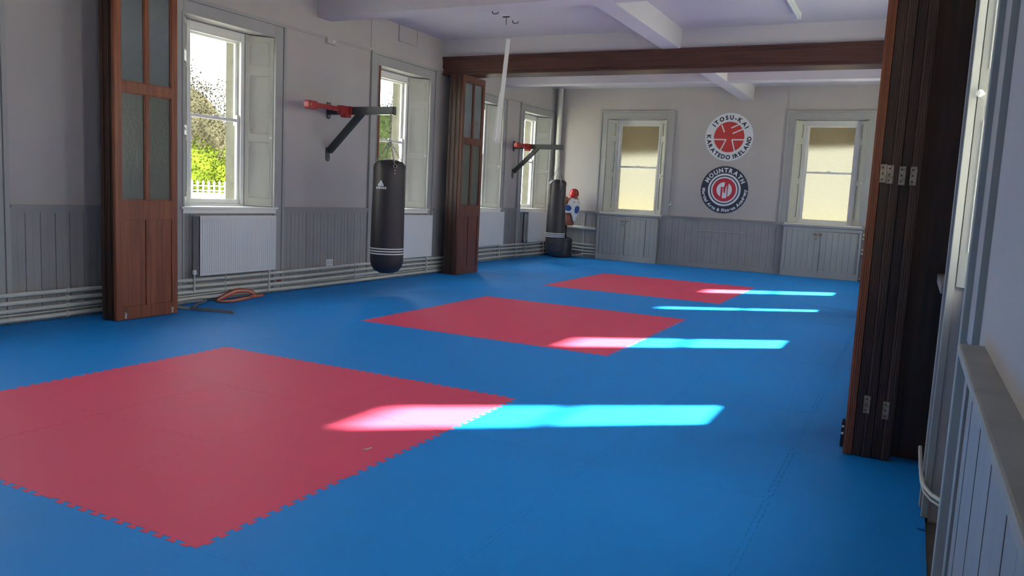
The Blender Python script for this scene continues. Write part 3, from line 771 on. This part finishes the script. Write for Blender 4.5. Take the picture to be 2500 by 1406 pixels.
ang1 = math.atan2(-9.4, 6.75); ang2 = math.atan2(-16.6, 7.3)
bag_bracket(LN(9.4)-.0+.001, 9.4, -6.70, 'black steel wall bracket with a long red clamp, holding the near punch bag', .86)
bag_bracket(LF(16.6)+.001, 16.6, -7.21, 'black steel wall bracket with red clamp, holding the far punch bag', .62)
punch_bag(-6.755, 9.4, .29, 1.86, .238, 2.51, 'black punch bag with white logo hanging from the near bracket', ang1, (.615, .645, .675) and (.585, .622, .659), logo=dict(da=-.26-.22, s=.062, z=1.505))
punch_bag(-7.27, 16.6, .16, 1.82, .215, 2.51, 'black punch bag hanging in the far corner in front of the training dummy', ang2, (.60, .637, .674), narrow=.93)

# ------------------------------------------------------------------ training dummy
dm = thing('training_dummy', (-7.84, 18.3, 0), 'tan torso training dummy with red headguard and white chest guard on a black base', 'training dummy')
b = MB(); b.lathe([(.23, 0), (.255, .02), (.26, .06), (.262, .25), (.258, .42), (.245, .47), (.20, .495), (.08, .50)], (-7.83, 18.3, 0), 36)
b.lathe([(.264, .40), (.268, .405), (.268, .425), (.262, .43)], (-7.83, 18.3, 0), 36); b.lathe([(.262, .05), (.270, .055), (.270, .085), (.262, .09)], (-7.83, 18.3, 0), 36)
b.build('base', 'black', dm, smooth=True)
b = MB(); b.tube([(-7.80, 18.3, .48), (-7.80, 18.3, .6), (-7.76, 18.3, .95)], [.085, .075, .07], 20); b.lathe([(.095, 0), (.10, .02), (.10, .05), (.08, .07)], (-7.80, 18.3, .48), 20); b.build('post', 'black', dm, smooth=True)
fa = R(-12); F = Vector((math.cos(fa), math.sin(fa), 0)); S = Vector((-F.y, F.x, 0)); DC = Vector((-7.66, 18.28, 0))
def tp(f, s, z): p = DC + F*f + S*s; return (p.x, p.y, z)
def ering(z, fo, fb, ff, w, n=28, pw=.85):
    out = []
    for k in range(n):
        t = 2*math.pi*k/n; c, s_ = math.cos(t), math.sin(t)
        c2 = math.copysign(abs(c)**pw, c); s2 = math.copysign(abs(s_)**pw, s_)
        out.append(tp(fo + (ff if c > 0 else fb)*c2, w*s2, z))
    return out
HS_ = 0
T_ = [(.80, -.03, .10, .12, .13), (.83, -.03, .13, .14, .165), (.93, -.02, .13, .13, .165), (1.02, -.01, .12, .13, .155), (1.12, 0, .125, .145, .17), (1.22, .01, .13, .16, .195), (1.32, .01, .135, .155, .225), (1.39, 0, .12, .13, .235), (1.44, 0, .09, .10, .19), (1.47, .03, .07, .08, .10), (1.50, .07, .06, .065, .068), (1.55, .11, .05, .055, .055)]
b = MB(); b.loft([ering(z, fo, fb, ff, w) for z, fo, fb, ff, w in T_])
for s in (-1, 1):
    b.sphere(tp(.0, s*.215, 1.425), .098, 14, (1.05, 1, .95))
    b.sphere(tp(.115, s*.085, 1.29), .075, 10, (.7, 1, .75))
hc = Vector(tp(.125, 0, 1.575))
hr = []
for z, fb, ff, w, fo in ((-.115, .03, .035, .03, .045), (-.10, .045, .05, .048, .035), (-.06, .075, .068, .066, .01), (-.02, .088, .078, .073, 0), (.03, .092, .082, .076, 0), (.07, .082, .072, .068, 0), (.10, .055, .05, .05, 0), (.115, .02, .02, .02, 0)):
    hr.append([tuple(hc + F*(fo+(ff if math.cos(t) > 0 else fb)*math.cos(t)) + S*(w*math.sin(t)) + Vector((0, 0, z))) for t in [2*math.pi*k/24 for k in range(24)]])
b.loft(hr)
b.loft([[tuple(hc + F*(f+.0*math.cos(t)) + F*(d*math.cos(t)) + S*(w*math.sin(t)) + Vector((0, 0, z))) for t in [2*math.pi*k/10 for k in range(10)]] for z, f, d, w in ((-.035, .082, .018, .017), (-.028, .084, .02, .019), (.0, .078, .013, .011), (.03, .072, .008, .007))])
for s in (-1, 1):
    b.sphere(tuple(hc + F*.072 + S*(s*.028) + Vector((0, 0, .018))), .014, 6); 
    b.sphere(tuple(hc + F*.065 + S*(s*.035) + Vector((0, 0, .036))), .016, 6, (1, 1.3, .5))
b.sphere(tuple(hc + F*.076 + Vector((0, 0, -.062))), .022, 8, (.6, 1, .35)); b.sphere(tuple(hc + F*.066 + Vector((0, 0, -.098))), .024, 8, (.8, 1, .8))
b.build('torso', 'skin', dm, smooth='all')
# headguard : shell open at the face
b = MB(); n = 28; rows = 12; vs = []; fs = []
for i in range(rows+1):
    ph = math.pi*(.0+.74*i/rows)
    for k in range(n):
        t = R(40)*(1 if i > 4 else i/4) + (2*math.pi-2*R(40)*(1 if i > 4 else i/4))*k/(n-1)
        rr = .103*math.sin(ph); vs.append((hc + F*(rr*math.cos(t)*1.05-.006) + S*(rr*math.sin(t)*.92) + Vector((0, 0, .015+.112*math.cos(ph)))))
for i in range(rows):
    for k in range(n-1): fs.append((i*n+k, i*n+k+1, (i+1)*n+k+1, (i+1)*n+k))
b.add([tuple(v) for v in vs], fs)
hg = b.build('headguard', 'redgloss', dm, smooth='all', label='glossy red foam headguard with vent holes')
md = hg.modifiers.new('so', 'SOLIDIFY'); md.thickness = .014; md.offset = 1
b = MB()
for ph, t in [(p_, t_) for p_ in (35, 55, 75, 95) for t_ in range(52, 309, 24)]:
    p_, t_ = R(ph), R(t+(ph % 2)*13); d = (F*(math.sin(p_)*math.cos(t_)) + S*(math.sin(p_)*math.sin(t_)) + Vector((0, 0, math.cos(p_))))
    c0 = hc + F*(.103*math.sin(p_)*math.cos(t_)*1.05-.006) + S*(.103*math.sin(p_)*math.sin(t_)*.92) + Vector((0, 0, .015+.112*math.cos(p_)))
    b.lathe([(.0085, 0), (.0085, .0150), (.001, .0151)], c0, 8, d)
b.build('vent_hole', 'black', hg)
# chest guard : wrap following the torso, with a pointed front
def tor(z):
    for a, c in zip(T_, T_[1:]):
        if a[0] <= z <= c[0]:
            k = (z-a[0])/(c[0]-a[0]); return [a[i]+(c[i]-a[i])*k for i in range(1, 5)]
    return T_[-1][1:]
def guard_pt(t, z, off):
    fo, fb, ff, w = tor(min(1.47, z)); c, s_ = math.cos(t), math.sin(t)
    c2 = math.copysign(abs(c)**.85, c); s2 = math.copysign(abs(s_)**.85, s_)
    return tp(fo+((ff if c > 0 else fb)+off)*c2 + (.02 if c > .3 else 0), (w+off)*s2, z)
b = MB(); nt_, nz = 40, 10; vs = []; fs = []
for i in range(nz+1):
    for k in range(nt_+1):
        t = -math.pi*.72 + math.pi*1.44*k/nt_; a = abs(t)
        lo = .90+.02*(a/.22)**2 if a < .22 else (.92+.20*min(1, (a-.22)/.6)**.8); hi = 1.475 - (.16*min(1, max(0, (a-.75)/.45))) - .03*min(1, max(0, (a-1.2)/.3)) 
        z = lo+(hi-lo)*i/nz; vs.append(guard_pt(t, z, .022))
for i in range(nz):
    for k in range(nt_): m = nt_+1; fs.append((i*m+k, i*m+k+1, (i+1)*m+k+1, (i+1)*m+k))
b.add(vs, fs); cg = b.build('chest_guard', 'white', dm, smooth='all', label='white padded chest guard with blue target circles')
md = cg.modifiers.new('so', 'SOLIDIFY'); md.thickness = .022; md.offset = 1
def spot(tc, zc, rt_, rz_):
    b = MB(); vs = [guard_pt(tc, zc, .048)]; n = 24
    for q in (.5, 1.):
        for k in range(n): a = 2*math.pi*k/n; vs.append(guard_pt(tc+rt_*q*math.cos(a), zc+rz_*q*math.sin(a), .047))
    fs = [(0, 1+k, 1+(k+1) % n) for k in range(n)] + [(1+k, 1+n+k, 1+n+(k+1) % n, 1+(k+1) % n) for k in range(n)]
    b.add(vs, fs); b.build('target_circle', 'blue', cg, label='blue round target')
spot(.02, 1.20, .38, .095); spot(-1.15, 1.235, .40, .072); spot(1.15, 1.235, .40, .072)
b = MB()
for t in (-.28, .28):
    b.add([guard_pt(t+d, z, .047) for d, z in ((-.09, 1.375), (.09, 1.365), (.10, 1.385), (-.08, 1.395))], [(0, 1, 2, 3)])
b.build('printed_mark', 'ink', cg)

# ------------------------------------------------------------------ round signs on the back wall
def disc(b, cx, cz, r0, r1, d0, d1, n=64, fill=True):
    y0, y1 = BY-d1, BY-d0
    pl = [(cx+r1*math.cos(2*math.pi*k/n), cz+r1*math.sin(2*math.pi*k/n)) for k in range(n)]
    if r0 <= 0: b.prism(pl, lambda a, c, d: (a, BY-d, c), d0, d1)
    else:
        vs = []
        for d in (d0, d1):
            for rr in (r0, r1): vs += [(cx+rr*math.cos(2*math.pi*k/n), BY-d, cz+rr*math.sin(2*math.pi*k/n)) for k in range(n)]
        fs = []
        for k in range(n):
            m = (k+1) % n; fs += [(k, m, n+m, n+k), (2*n+k, 3*n+k, 3*n+m, 2*n+m), (k, 2*n+k, 2*n+m, m), (n+k, n+m, 3*n+m, 3*n+k)]
        b.add(vs, fs)
def arc_text(b, text, cx, cz, rad, size, bold, a_mid, top=True, track=.12, d=.006, squeeze=1.):
    out, wd = layout(text, size, bold, track); 
    for vs, fs, x, w in out:
        xm = (x+w/2-wd/2)*squeeze
        if top: t = R(a_mid) - xm/rad; ux, uz = math.sin(t), -math.cos(t); px, pz = math.cos(t), math.sin(t)
        else: t = R(a_mid) + xm/rad; ux, uz = -math.sin(t), math.cos(t); px, pz = -math.cos(t), -math.sin(t)
        base = (cx+rad*math.cos(t), cz+rad*math.sin(t))
        P = [(base[0]+ux*(a-w/2)*squeeze+px*c, base[1]+uz*(a-w/2)*squeeze+pz*c) for a, c in vs]
        b.add([(p, BY-d, q) for p, q in P], fs)
# sign one
cx, cz, r1 = -3.985, 3.055, .545
s1 = thing('round_sign', (cx, BY, cz), 'round white sign with a red sun emblem and dark lettering, upper of the two', 'sign')
b = MB(); disc(b, cx, cz, 0, r1, 0, .004); b.build('sign_disc', 'signwhite', s1)
er = r1*.635; ez = cz+.0
b = MB(); disc(b, cx, ez, 0, er, .004, .0055); em = b.build('emblem', 'signred', s1)
b = MB()
def barp(x0, z0, x1, z1, w):
    b.bar((cx+x0*r1, BY-.006, ez+z0*r1), (cx+x1*r1, BY-.006, ez+z1*r1), .0016, w*r1, (0, 0, 1) if abs(x1-x0) > abs(z1-z0) else (1, 0, 0))
barp(-.34, .50, -.21, .20, .055)
barp(.06, .375, .46, .56, .055); barp(.14, .145, .62, .365, .055)
barp(-.63, -.11, -.10, -.11, .055); barp(-.12, -.11, -.32, -.56, .055)
barp(.12, -.11, .63, -.11, .055); barp(.13, -.11, .27, -.58, .055)
b.build('emblem_lines', 'signwhite', s1)
b = MB(); arc_text(b, 'ITOSU-KAI', cx, cz, r1*.735, .128, .006, 87, True, .19); b.build('upper_lettering', 'ink', s1); b = MB()
arc_text(b, 'KARATEDO IRELAND', cx, cz, r1*.925, .128, .006, -92, False, .19)
b.build('lower_lettering', 'ink', s1)
# sign two
cx, cz, r1 = -4.0, 1.845, .545
s2 = thing('round_sign', (cx, BY, cz), 'round navy sign with red centre and white lettering, lower of the two', 'sign')
b = MB(); disc(b, cx, cz, 0, r1, 0, .004); b.build('sign_disc', 'navy', s2)
q = .0; c2x, c2z = cx, cz
b = MB(); disc(b, c2x, c2z, 0, r1*.69, .004, .0050); b.build('white_ring', 'signwhite', s2)
b = MB(); disc(b, c2x, c2z, 0, r1*.61, .005, .0056); b.build('navy_ring', 'navy', s2)
b = MB(); disc(b, c2x, c2z, 0, r1*.56, .0056, .0062); b.build('inner_white_ring', 'signwhite', s2)
b = MB(); disc(b, c2x, c2z, 0, r1*.495, .0062, .0068); b.build('red_disc', 'signcrim', s2)
b = MB()
r3 = r1*.325
def poly_mesh(b, pts, d=.0075): b.add([(c2x+a*r3, BY-d, c2z+c*r3) for a, c in pts], [tuple(range(len(pts)))])
arcp = lambda a0, a1, n=14: [(math.cos(R(a0+(a1-a0)*k/n)), math.sin(R(a0+(a1-a0)*k/n))) for k in range(n+1)]
poly_mesh(b, arcp(128, 243) + [(-.45, .42)])                 # left side field
poly_mesh(b, arcp(128, 88) + [(.03, .58), (-.1, .30), (-.45, .42)])
poly_mesh(b, [(-.20, -.1), (-.08, -.1), (-.08, .0), (-.12, .12), (-.2, .25)])
poly_mesh(b, [(-.24, -1.02), (-.20, -.18), (-.05, -.18), (-.02, -.42), (.14, -.42), (.16, -.15), (.20, .30), (.34, .62), (.36, -.98), (.28, -1.08), (-.16, -1.1)])
poly_mesh(b, arcp(58, -62) + [(.47, -.2)])
b.build('emblem', 'signwhite', s2)
b = MB(); arc_text(b, 'MOUNTRATH', cx, cz, r1*.745, .138, .006, 90, True, .085); b.build('upper_lettering', 'signwhite', s2); b = MB()
arc_text(b, 'Martial Arts & Fitness Academy', cx, cz, r1*.93, .098, .005, -90, False, .10)
b.build('lower_lettering', 'signwhite', s2)

# ------------------------------------------------------------------ cupboards below the back windows
def cupboard(x0, x1, label, doors, latch, key):
    r = thing('wall_cupboard', ((x0+x1)/2, BY, 0), label, 'cupboard', 'boarded cupboards under the back windows')
    y = BY-.15
    b = MB(); b.box(x0, x1, y+.0, BY-.06, 0, .15); b.box(x0, x0+.07, y, BY-.06, .15, 1.03); b.box(x1-.05, x1, y, BY-.06, .15, 1.03); b.box(x0, x1, y, BY-.06, 1.03, 1.10)
    b.box(x0+.05, x1-.05, y+.03, y+.05, .14, 1.04); b.box(x0-.005, x1+.005, y-.01, BY-.03, 1.10, 1.115)
    b.build('carcass', 'trim', r, bevel=.004)
    b = MB(); b.box(x0-.03, x1+.03, y-.035, BY-.002, 1.115, 1.152); b.build('top_board', 'trim', r, bevel=.006)
    for (a, e, za, zb, isdoor) in doors:
        b = MB(); n = max(2, round((e-a)/.118)); w = (e-a)/n
        for i in range(n): b.box(a+i*w+.002, a+(i+1)*w-.002, y-.004 if isdoor else y+.004, y+.025, za, zb)
        b.build('cupboard_door' if isdoor else 'boarding', 'shut' if False else 'trim', r)
    b = MB(); lx, lz = latch
    b.box(lx-.09, lx-.02, y-.012, y-.003, lz-.022, lz+.022); b.tube([(lx-.10, y-.018, lz), (lx+.10, y-.018, lz)], .007, 8); b.box(lx+.03, lx+.09, y-.012, y-.003, lz-.02, lz+.02)
    b.tube([(lx-.05, y-.02, lz), (lx-.05, y-.045, lz-.02)], .006, 8)
    b.tube([(lx-.03+.025*math.cos(t), y-.03, lz-.06+.035*math.sin(t)) for t in [2*math.pi*k/12 for k in range(12)]], .004, 6, close=True)
    b.box(lx-.05, lx-.005, y-.04, y-.02, lz-.12, lz-.07)
    b.build('bolt_latch', 'brass', r, label='metal sliding bolt with padlock')
    if key:
        b = MB(); b.tube([(lx+.02, y-.02, lz), (lx+.03, y-.02, lz-.15), (lx+.03, y-.02, lz-.30)], .003, 6); b.build('key_cord', 'beltgrey', r)
        b = MB(); b.box(lx+.02, lx+.04, y-.024, y-.016, lz-.42, lz-.31); b.lathe([(.018, 0), (.018, .004)], (lx+.03, y-.022, lz-.31), 10, (0, 1, 0)); b.build('key', 'brass', r)
    return r
cupboard(-7.03, -5.49, 'grey boarded cupboard with padlocked bolt and hanging key under the left back window', [(-6.95, -6.30, .15, 1.03, True), (-6.29, -5.78, .15, 1.03, True), (-5.77, -5.54, .15, 1.03, False)], (-6.31, .975), True)
cupboard(-2.585, -.965, 'grey boarded cupboard with sliding bolt under the right back window', [(-2.51, -1.80, .15, 1.03, False), (-1.79, -1.06, .13, 1.02, True)], (-1.86, .955), False)
tag(MB().box(-4.54, -3.44, BY-.034, BY-.012, .865, .895).build('wall_batten', 'trim', bevel=.003), 'narrow painted wooden batten fixed across the back wall boarding', 'batten')
b = MB(); b.box(-5.30, -5.23, BY-.028, BY, 1.425, 1.51)
t_ = thing('thermostat', (-5.265, BY, 1.425), 'small white thermostat beside the left back window', 'thermostat'); b.build('case', 'plastic', t_, bevel=.004)
b = MB(); b.box(-5.285, -5.245, BY-.030, BY-.028, 1.475, 1.495); b.build('display', 'black', t_)
tag(MB().box(-5.275, -5.255, BY-.012, BY, 1.19, 1.424).build('cable_trunking', 'trim'), 'thin white trunking running down from the thermostat', 'trunking')
struct(MB().box(-2.745, -2.72, BY-.012, BY+.01, 1.18, 4.19).build('trim_20', 'wall', label='vertical bead on the back wall'))

# ------------------------------------------------------------------ small wall things
t_ = thing('power_socket', (LN(9.47), 9.47, .3), 'white double power socket above the pipes, left of the near punch bag', 'socket')
MB(fnLN).box(9.39, 9.545, -.03, -.012, .30, .40).build('face_plate', 'plastic', t_, bevel=.004)
b = MB(fnLN)
for u in (9.43, 9.505):
    b.box(u-.006, u+.006, -.0315, -.03, .355, .372); b.box(u-.014, u-.008, -.0315, -.03, .33, .345); b.box(u+.008, u+.014, -.0315, -.03, .33, .345)
b.build('pin_holes', 'black', t_)
t_ = thing('junction_box', (LN(9.4), 9.4, 3.58), 'small white box on the wall just below the picture rail', 'box')
MB(fnLN).box(9.30, 9.50, -.045, 0, 3.565, 3.655).build('case', 'wall', t_, bevel=.005)
MB(fnLN).box(9.42, 9.455, -.049, -.045, 3.595, 3.625).build('switch', 'plastic', t_)
t_ = thing('access_panel', (LN(11.3), 11.3, 3.9), 'white framed access panel high on the wall under the ceiling', 'panel')
b = MB(fnLN); b.box(11.08, 11.13, -.022, 0, 3.93, 4.19); b.box(11.60, 11.65, -.022, 0, 3.93, 4.19); b.box(11.13, 11.60, -.022, 0, 3.93, 3.975); b.build('frame', 'wall', t_, bevel=.003)
MB(fnLN).box(11.13, 11.60, -.008, 0, 3.975, 4.19).build('door', 'wall', t_)
tag(MB(fnLN).box(10.355, 10.368, -.010, 0, 3.69, 4.19).build('cable_trunking', 'trim'), 'thin dark line of trunking from ceiling to picture rail above the second window', 'trunking')

# ------------------------------------------------------------------ ceiling things
def batten_light(name, a, b_, label):
    pass
t_ = thing('fluorescent_light', (-1.70, 11.0, CEIL), 'white fluorescent batten light fixed to the ceiling at upper right', 'light')
b = MB(); b.box(-1.73, -1.665, 10.2, 11.82, 4.15, CEIL); b.box(-1.735, -1.66, 11.79, 11.83, 4.105, CEIL); b.box(-1.735, -1.66, 10.18, 10.22, 4.105, CEIL); b.build('body', 'plastic', t_, bevel=.004)
b = MB(); b.tube([(-1.6975, 10.22, 4.125), (-1.6975, 11.79, 4.125)], .013, 12); b.build('tube', 'tube', t_, smooth=True)
t_ = thing('loose_light_fitting', (-5.80, 11.0, 2.3), 'white fluorescent batten hanging upright on end in mid-air from the ceiling', 'light')
A = Vector((-5.775, 11.0, 3.855)); Bq = Vector((-5.885, 11.0, 2.31)); d = (Bq-A).normalized(); sd = Vector((.8, .6, 0)); sd = (sd-d*sd.dot(d)).normalized(); n_ = d.cross(sd)
b = MB(); b.obox(A+d*.775, d, sd, n_, .775, .030, .022)
b.obox(A+d*.010, d, sd, n_, .012, .036, .030); b.build('body', 'plastic', t_, bevel=.004)
b = MB(); q0 = A+d*.85+sd*.055-n_*.03; q1 = Bq+sd*(-.010)-n_*.035
b.bar(A+d*.80-n_*.045+sd*.01, Bq-n_*.05+sd*.02, .012, .05, tuple(sd)); b.bar(A+d*.80-n_*.045-sd*.03, Bq-n_*.05-sd*.05, .010, .022, tuple(sd))
b.build('diffuser', 'tube', t_, bevel=.002)
b = MB(); b.obox(Bq, d, sd, n_, .012, .05, .035); b.build('end_cap', 'pipe', t_, bevel=.002)
b = MB(); b.tube([A-d*.0, (-5.79, 11.0, 3.98), (-5.82, 11.0, 4.08)], .0012, 5); b.build('hanging_wire', 'white', t_)
b = MB(); b.tube([(-5.835, 11.02, CEIL), (-5.835, 11.02, 4.14), (-5.82, 11.0, 4.07)], .005, 6); b.box(-5.89, -5.78, 11.0, 11.03, CEIL-.012, CEIL)
tag(b.build('ceiling_hook', 'steel'), 'black T-shaped ceiling hook above the hanging light fitting', 'hook', 'black hooks in the ceiling')
for y, nm in ((10.62, 'left of'), (11.28, 'right of')):
    b = MB(); b.tube([(-5.86, y, CEIL), (-5.86, y, CEIL-.03), (-5.84, y, CEIL-.045), (-5.77, y, CEIL-.045), (-5.755, y, CEIL-.02)], .007, 6)
    tag(b.build('ceiling_hook', 'steel'), 'small black C-shaped clip on the ceiling %s the T-shaped hook' % nm, 'hook', 'black hooks in the ceiling')

# ------------------------------------------------------------------ belts lying on the mats
def ribbon(b, pts, w, th, tilt=0, mi=0):
    """pts: (x,y,z,ang) ; ang rotates the width vector about the path from flat(0) to on edge(90)"""
    P = [Vector(p[:3]) for p in pts]; n = len(P); rings = []
    for i, p in enumerate(P):
        d = (P[min(i+1, n-1)]-P[max(i-1, 0)]).normalized(); s = d.cross(Vector((0, 0, 1))).normalized(); u = s.cross(d)
        a = R(pts[i][3]); wv = s*math.cos(a)+u*math.sin(a); nv = d.cross(wv)
        rings.append([tuple(p+wv*w/2*k+nv*th/2*m) for k, m in ((1, 1), (-1, 1), (-1, -1), (1, -1))])
    b.mi = mi; b.loft(rings)
def smooth_pts(pts, n=6):
    out = []
    for i in range(len(pts)-1):
        p0, p1, p2, p3 = pts[max(i-1, 0)], pts[i], pts[i+1], pts[min(i+2, len(pts)-1)]
        for k in range(n):
            t = k/n; out.append(tuple(.5*((2*b_)+(-a+c)*t+(2*a-5*b_+4*c-d_)*t*t+(-a+3*b_-3*c+d_)*t**3) for a, b_, c, d_ in zip(p0, p1, p2, p3)))
    out.append(tuple(pts[-1])); return out
t_ = thing('karate_belt', (-7.7, 7.5, 0), 'orange and white striped belt crumpled on the blue mat by the pipes', 'belt')
path = smooth_pts([(-7.70, 7.93, .016, 20), (-7.68, 7.74, .018, 25), (-7.61, 7.50, .020, 25), (-7.56, 7.24, .020, 25), (-7.66, 7.12, .020, 10), (-7.76, 7.26, .030, -25), (-7.77, 7.42, .075, -45), (-7.76, 7.54, .10, -60), (-7.72, 7.68, .09, -40), (-7.66, 7.72, .055, -20), (-7.64, 7.64, .03, 10)], 8)
for off, m, w, th in ((0, 'orange', .062, .006), (0, 'beltwhite', .018, .0074)):
    b = MB(); ribbon(b, path, w, th); b.build('belt_webbing' if m == 'orange' else 'white_stripe', m, t_, smooth='all')
b = MB(); ribbon(b, smooth_pts([(-7.74, 7.60, .010, 0), (-7.68, 7.52, .016, 10), (-7.66, 7.62, .03, 40), (-7.71, 7.70, .02, 20)], 6), .04, .005); b.build('dark_fold', 'beltblack', t_, smooth='all')
t_ = thing('karate_belt', (-7.5, 6.7, 0), 'grey belt with a loop and straight tail on the mat beside the wooden doors', 'belt')
path = smooth_pts([(-6.87, 6.62, .014, 75), (-7.10, 6.58, .014, 80), (-7.33, 6.52, .014, 80), (-7.46, 6.55, .020, 20), (-7.62, 6.76, .022, 0), (-7.74, 6.98, .02, 10), (-7.80, 6.98, .025, 60), (-7.82, 6.80, .026, 80), (-7.78, 6.60, .024, 80), (-7.66, 6.48, .024, 80), (-7.54, 6.50, .018, 60), (-7.42, 6.50, .014, 60)], 8)
b = MB(); ribbon(b, path, .044, .004); b.build('belt_webbing', 'beltgrey', t_, smooth='all')
b = MB(); ribbon(b, smooth_pts([(-7.60, 6.44, .015, 60), (-7.52, 6.46, .016, 70), (-7.44, 6.50, .014, 70)], 5), .04, .006); b.build('belt_tip', 'beltwhite', t_, smooth='all', label='white belt end')
b = MB(); b.box(-2.752, -2.728, 3.655, 3.668, .0005, .006); b.bar((-2.735, 3.66, .004), (-2.715, 3.69, .012), .01, .003)
tag(b.build('paper_scrap', 'beltwhite'), 'tiny pale scrap lying on the nearest red square', 'litter')
# ------------------------------------------------------------------ outdoors
random.seed(5)
struct(MB().box(-140, -8.6, -80, 160, -.9, -.6).build('ground', 'ground', label='pale ground outside the left windows'))
struct(MB().box(.9, 90, -80, 160, -.9, -.6).build('ground', 'ground', label='pale ground outside the right windows'))
struct(MB().box(-8.6, .9, 19.4, 160, -.9, -.6).build('ground', 'ground', label='pale ground behind the building'))
WXo = -20
b = MB(); b.box(WXo-.35, WXo, -20, 130, -.6, .95); b.box(WXo-.42, WXo+.06, -20, 130, .95, 1.06)
tag(b.build('garden_wall', 'ground'), 'low pale boundary wall outside the left windows', 'wall')
rl = thing('iron_railing', (WXo-.17, 10, 1.06), 'white spiked railing on top of the low boundary wall', 'railing')
b = MB(); b.box(WXo-.19, WXo-.15, 8, 60, 1.12, 1.15); b.box(WXo-.19, WXo-.15, 8, 60, 1.27, 1.30); b.build('rail', 'pipe', rl)
b = MB(); y = 8
while y < 60:
    b.box(WXo-.185, WXo-.155, y-.02, y+.02, 1.06, 1.34); b.lathe([(.03, 0), (.045, .05), (.002, .13)], (WXo-.17, y, 1.33), 5); y += .22
b.build('spikes', 'pipe', rl)['kind'] = 'stuff'
def foliage(b, c, rx, ry, rz, n, s):
    for _ in range(n):
        while True:
            p = Vector((random.uniform(-1, 1), random.uniform(-1, 1), random.uniform(-1, 1)))
            if .3 < p.length < 1: break
        p = p.normalized()*(.62+.38*random.random()**.6)*(1+.10*math.sin(p.x*9+p.y*7)+.08*math.sin(p.z*13))
        q = Vector((c[0]+p.x*rx, c[1]+p.y*ry, c[2]+p.z*rz))
        a = Vector((random.gauss(0, 1), random.gauss(0, 1), random.gauss(0, 1))).normalized(); e = a.orthogonal().normalized(); f = a.cross(e)
        k = s*random.uniform(.6, 1.3)
        b.add([tuple(q+e*k), tuple(q+f*k*.6), tuple(q-e*k), tuple(q-f*k*.6)], [(0, 1, 2, 3)])
def tree(name, c, rad, m, label, n, s, group='trees beyond the garden wall', trunk=True):
    r = thing(name, (c[0], c[1], -.6), label, 'tree' if trunk else 'hedge', group)
    b = MB(); b.sphere(c, 1, 14, tuple(k*.80 for k in rad)); foliage(b, c, *rad, n, s); b.build('crown' if trunk else 'leaves', m, r)
    if trunk:
        b = MB(); b.tube([(c[0], c[1], -.6), (c[0]+.1, c[1]+.1, c[2]*.5), (c[0], c[1], c[2]+rad[2]*.4)], [.35, .25, .1], 8)
        for k in range(5):
            t = k*1.3; b.tube([(c[0], c[1], c[2]*.6), (c[0]+math.cos(t)*rad[0]*.6, c[1]+math.sin(t)*rad[1]*.6, c[2]+rad[2]*.3)], [.14, .04], 6)
        b.build('trunk', 'bark', r)
tree('broad_tree', (-31, 25.3, 2.9), (4.0, 3.6, 3.8), 'leafpink', 'broad russet-green tree filling the nearest left window', 26000, .06)
tree('broad_tree', (-33, 34.5, 2.6), (3.5, 3.8, 3.0), 'leafdark', 'olive tree to the right of the broad russet tree, beyond the garden wall', 16000, .065)
tree('slim_tree', (-32, 44.5, 3.4), (2.2, 2.2, 4.2), 'leafdark', 'slim green tree seen through the window behind the near punch bag', 13000, .07)
tree('broad_tree', (-36, 53.0, 2.2), (4.5, 4.5, 3.4), 'leafdark', 'low green tree seen through the second window', 11000, .08)
tree('hedge', (-22.6, 19.2, 1.5), (1.3, 2.6, 1.35), 'leaflime', 'sunlit lime-green shrub behind the white railing', 7000, .05, 'shrubs behind the railing', False)
tree('hedge', (-22.8, 25.4, 1.2), (1.3, 2.2, 1.1), 'leaflime', 'lower lime-green shrub behind the railing, right of the tall one', 6000, .05, 'shrubs behind the railing', False)
tree('hedge', (-22.8, 32.0, 1.3), (1.3, 3.2, 1.2), 'leaflime', 'lime-green shrub behind the railing, farthest from the nearest window', 6000, .06, 'shrubs behind the railing', False)
# added canopy, sloped to darken the upper part of the frosted back panes
b = MB(); b.add([(-8.6, 19.35, 3.46), (.6, 19.35, 3.46), (.6, 21.0, 3.15), (-8.6, 22.4, 2.74), (-8.6, 19.35, 3.62), (.6, 19.35, 3.62), (.6, 21.0, 3.31), (-8.6, 22.4, 2.90)], [(0, 1, 2, 3), (4, 5, 6, 7), (0, 1, 5, 4), (1, 2, 6, 5), (2, 3, 7, 6), (3, 0, 4, 7)])
cn = thing('shade_canopy', (-4, 19.35, 3.4), 'added brown canopy darkening the tops of the frosted back windows', 'canopy'); b.build('shade_panel', 'shade_brown', cn)
for x, y in ((-8.3, 22.2), (.4, 20.9)): MB().box(x-.06, x+.06, y-.06, y+.06, -.6, 2.85 if x < 0 else 3.1).build('shade_canopy_post', 'shade_brown', cn)
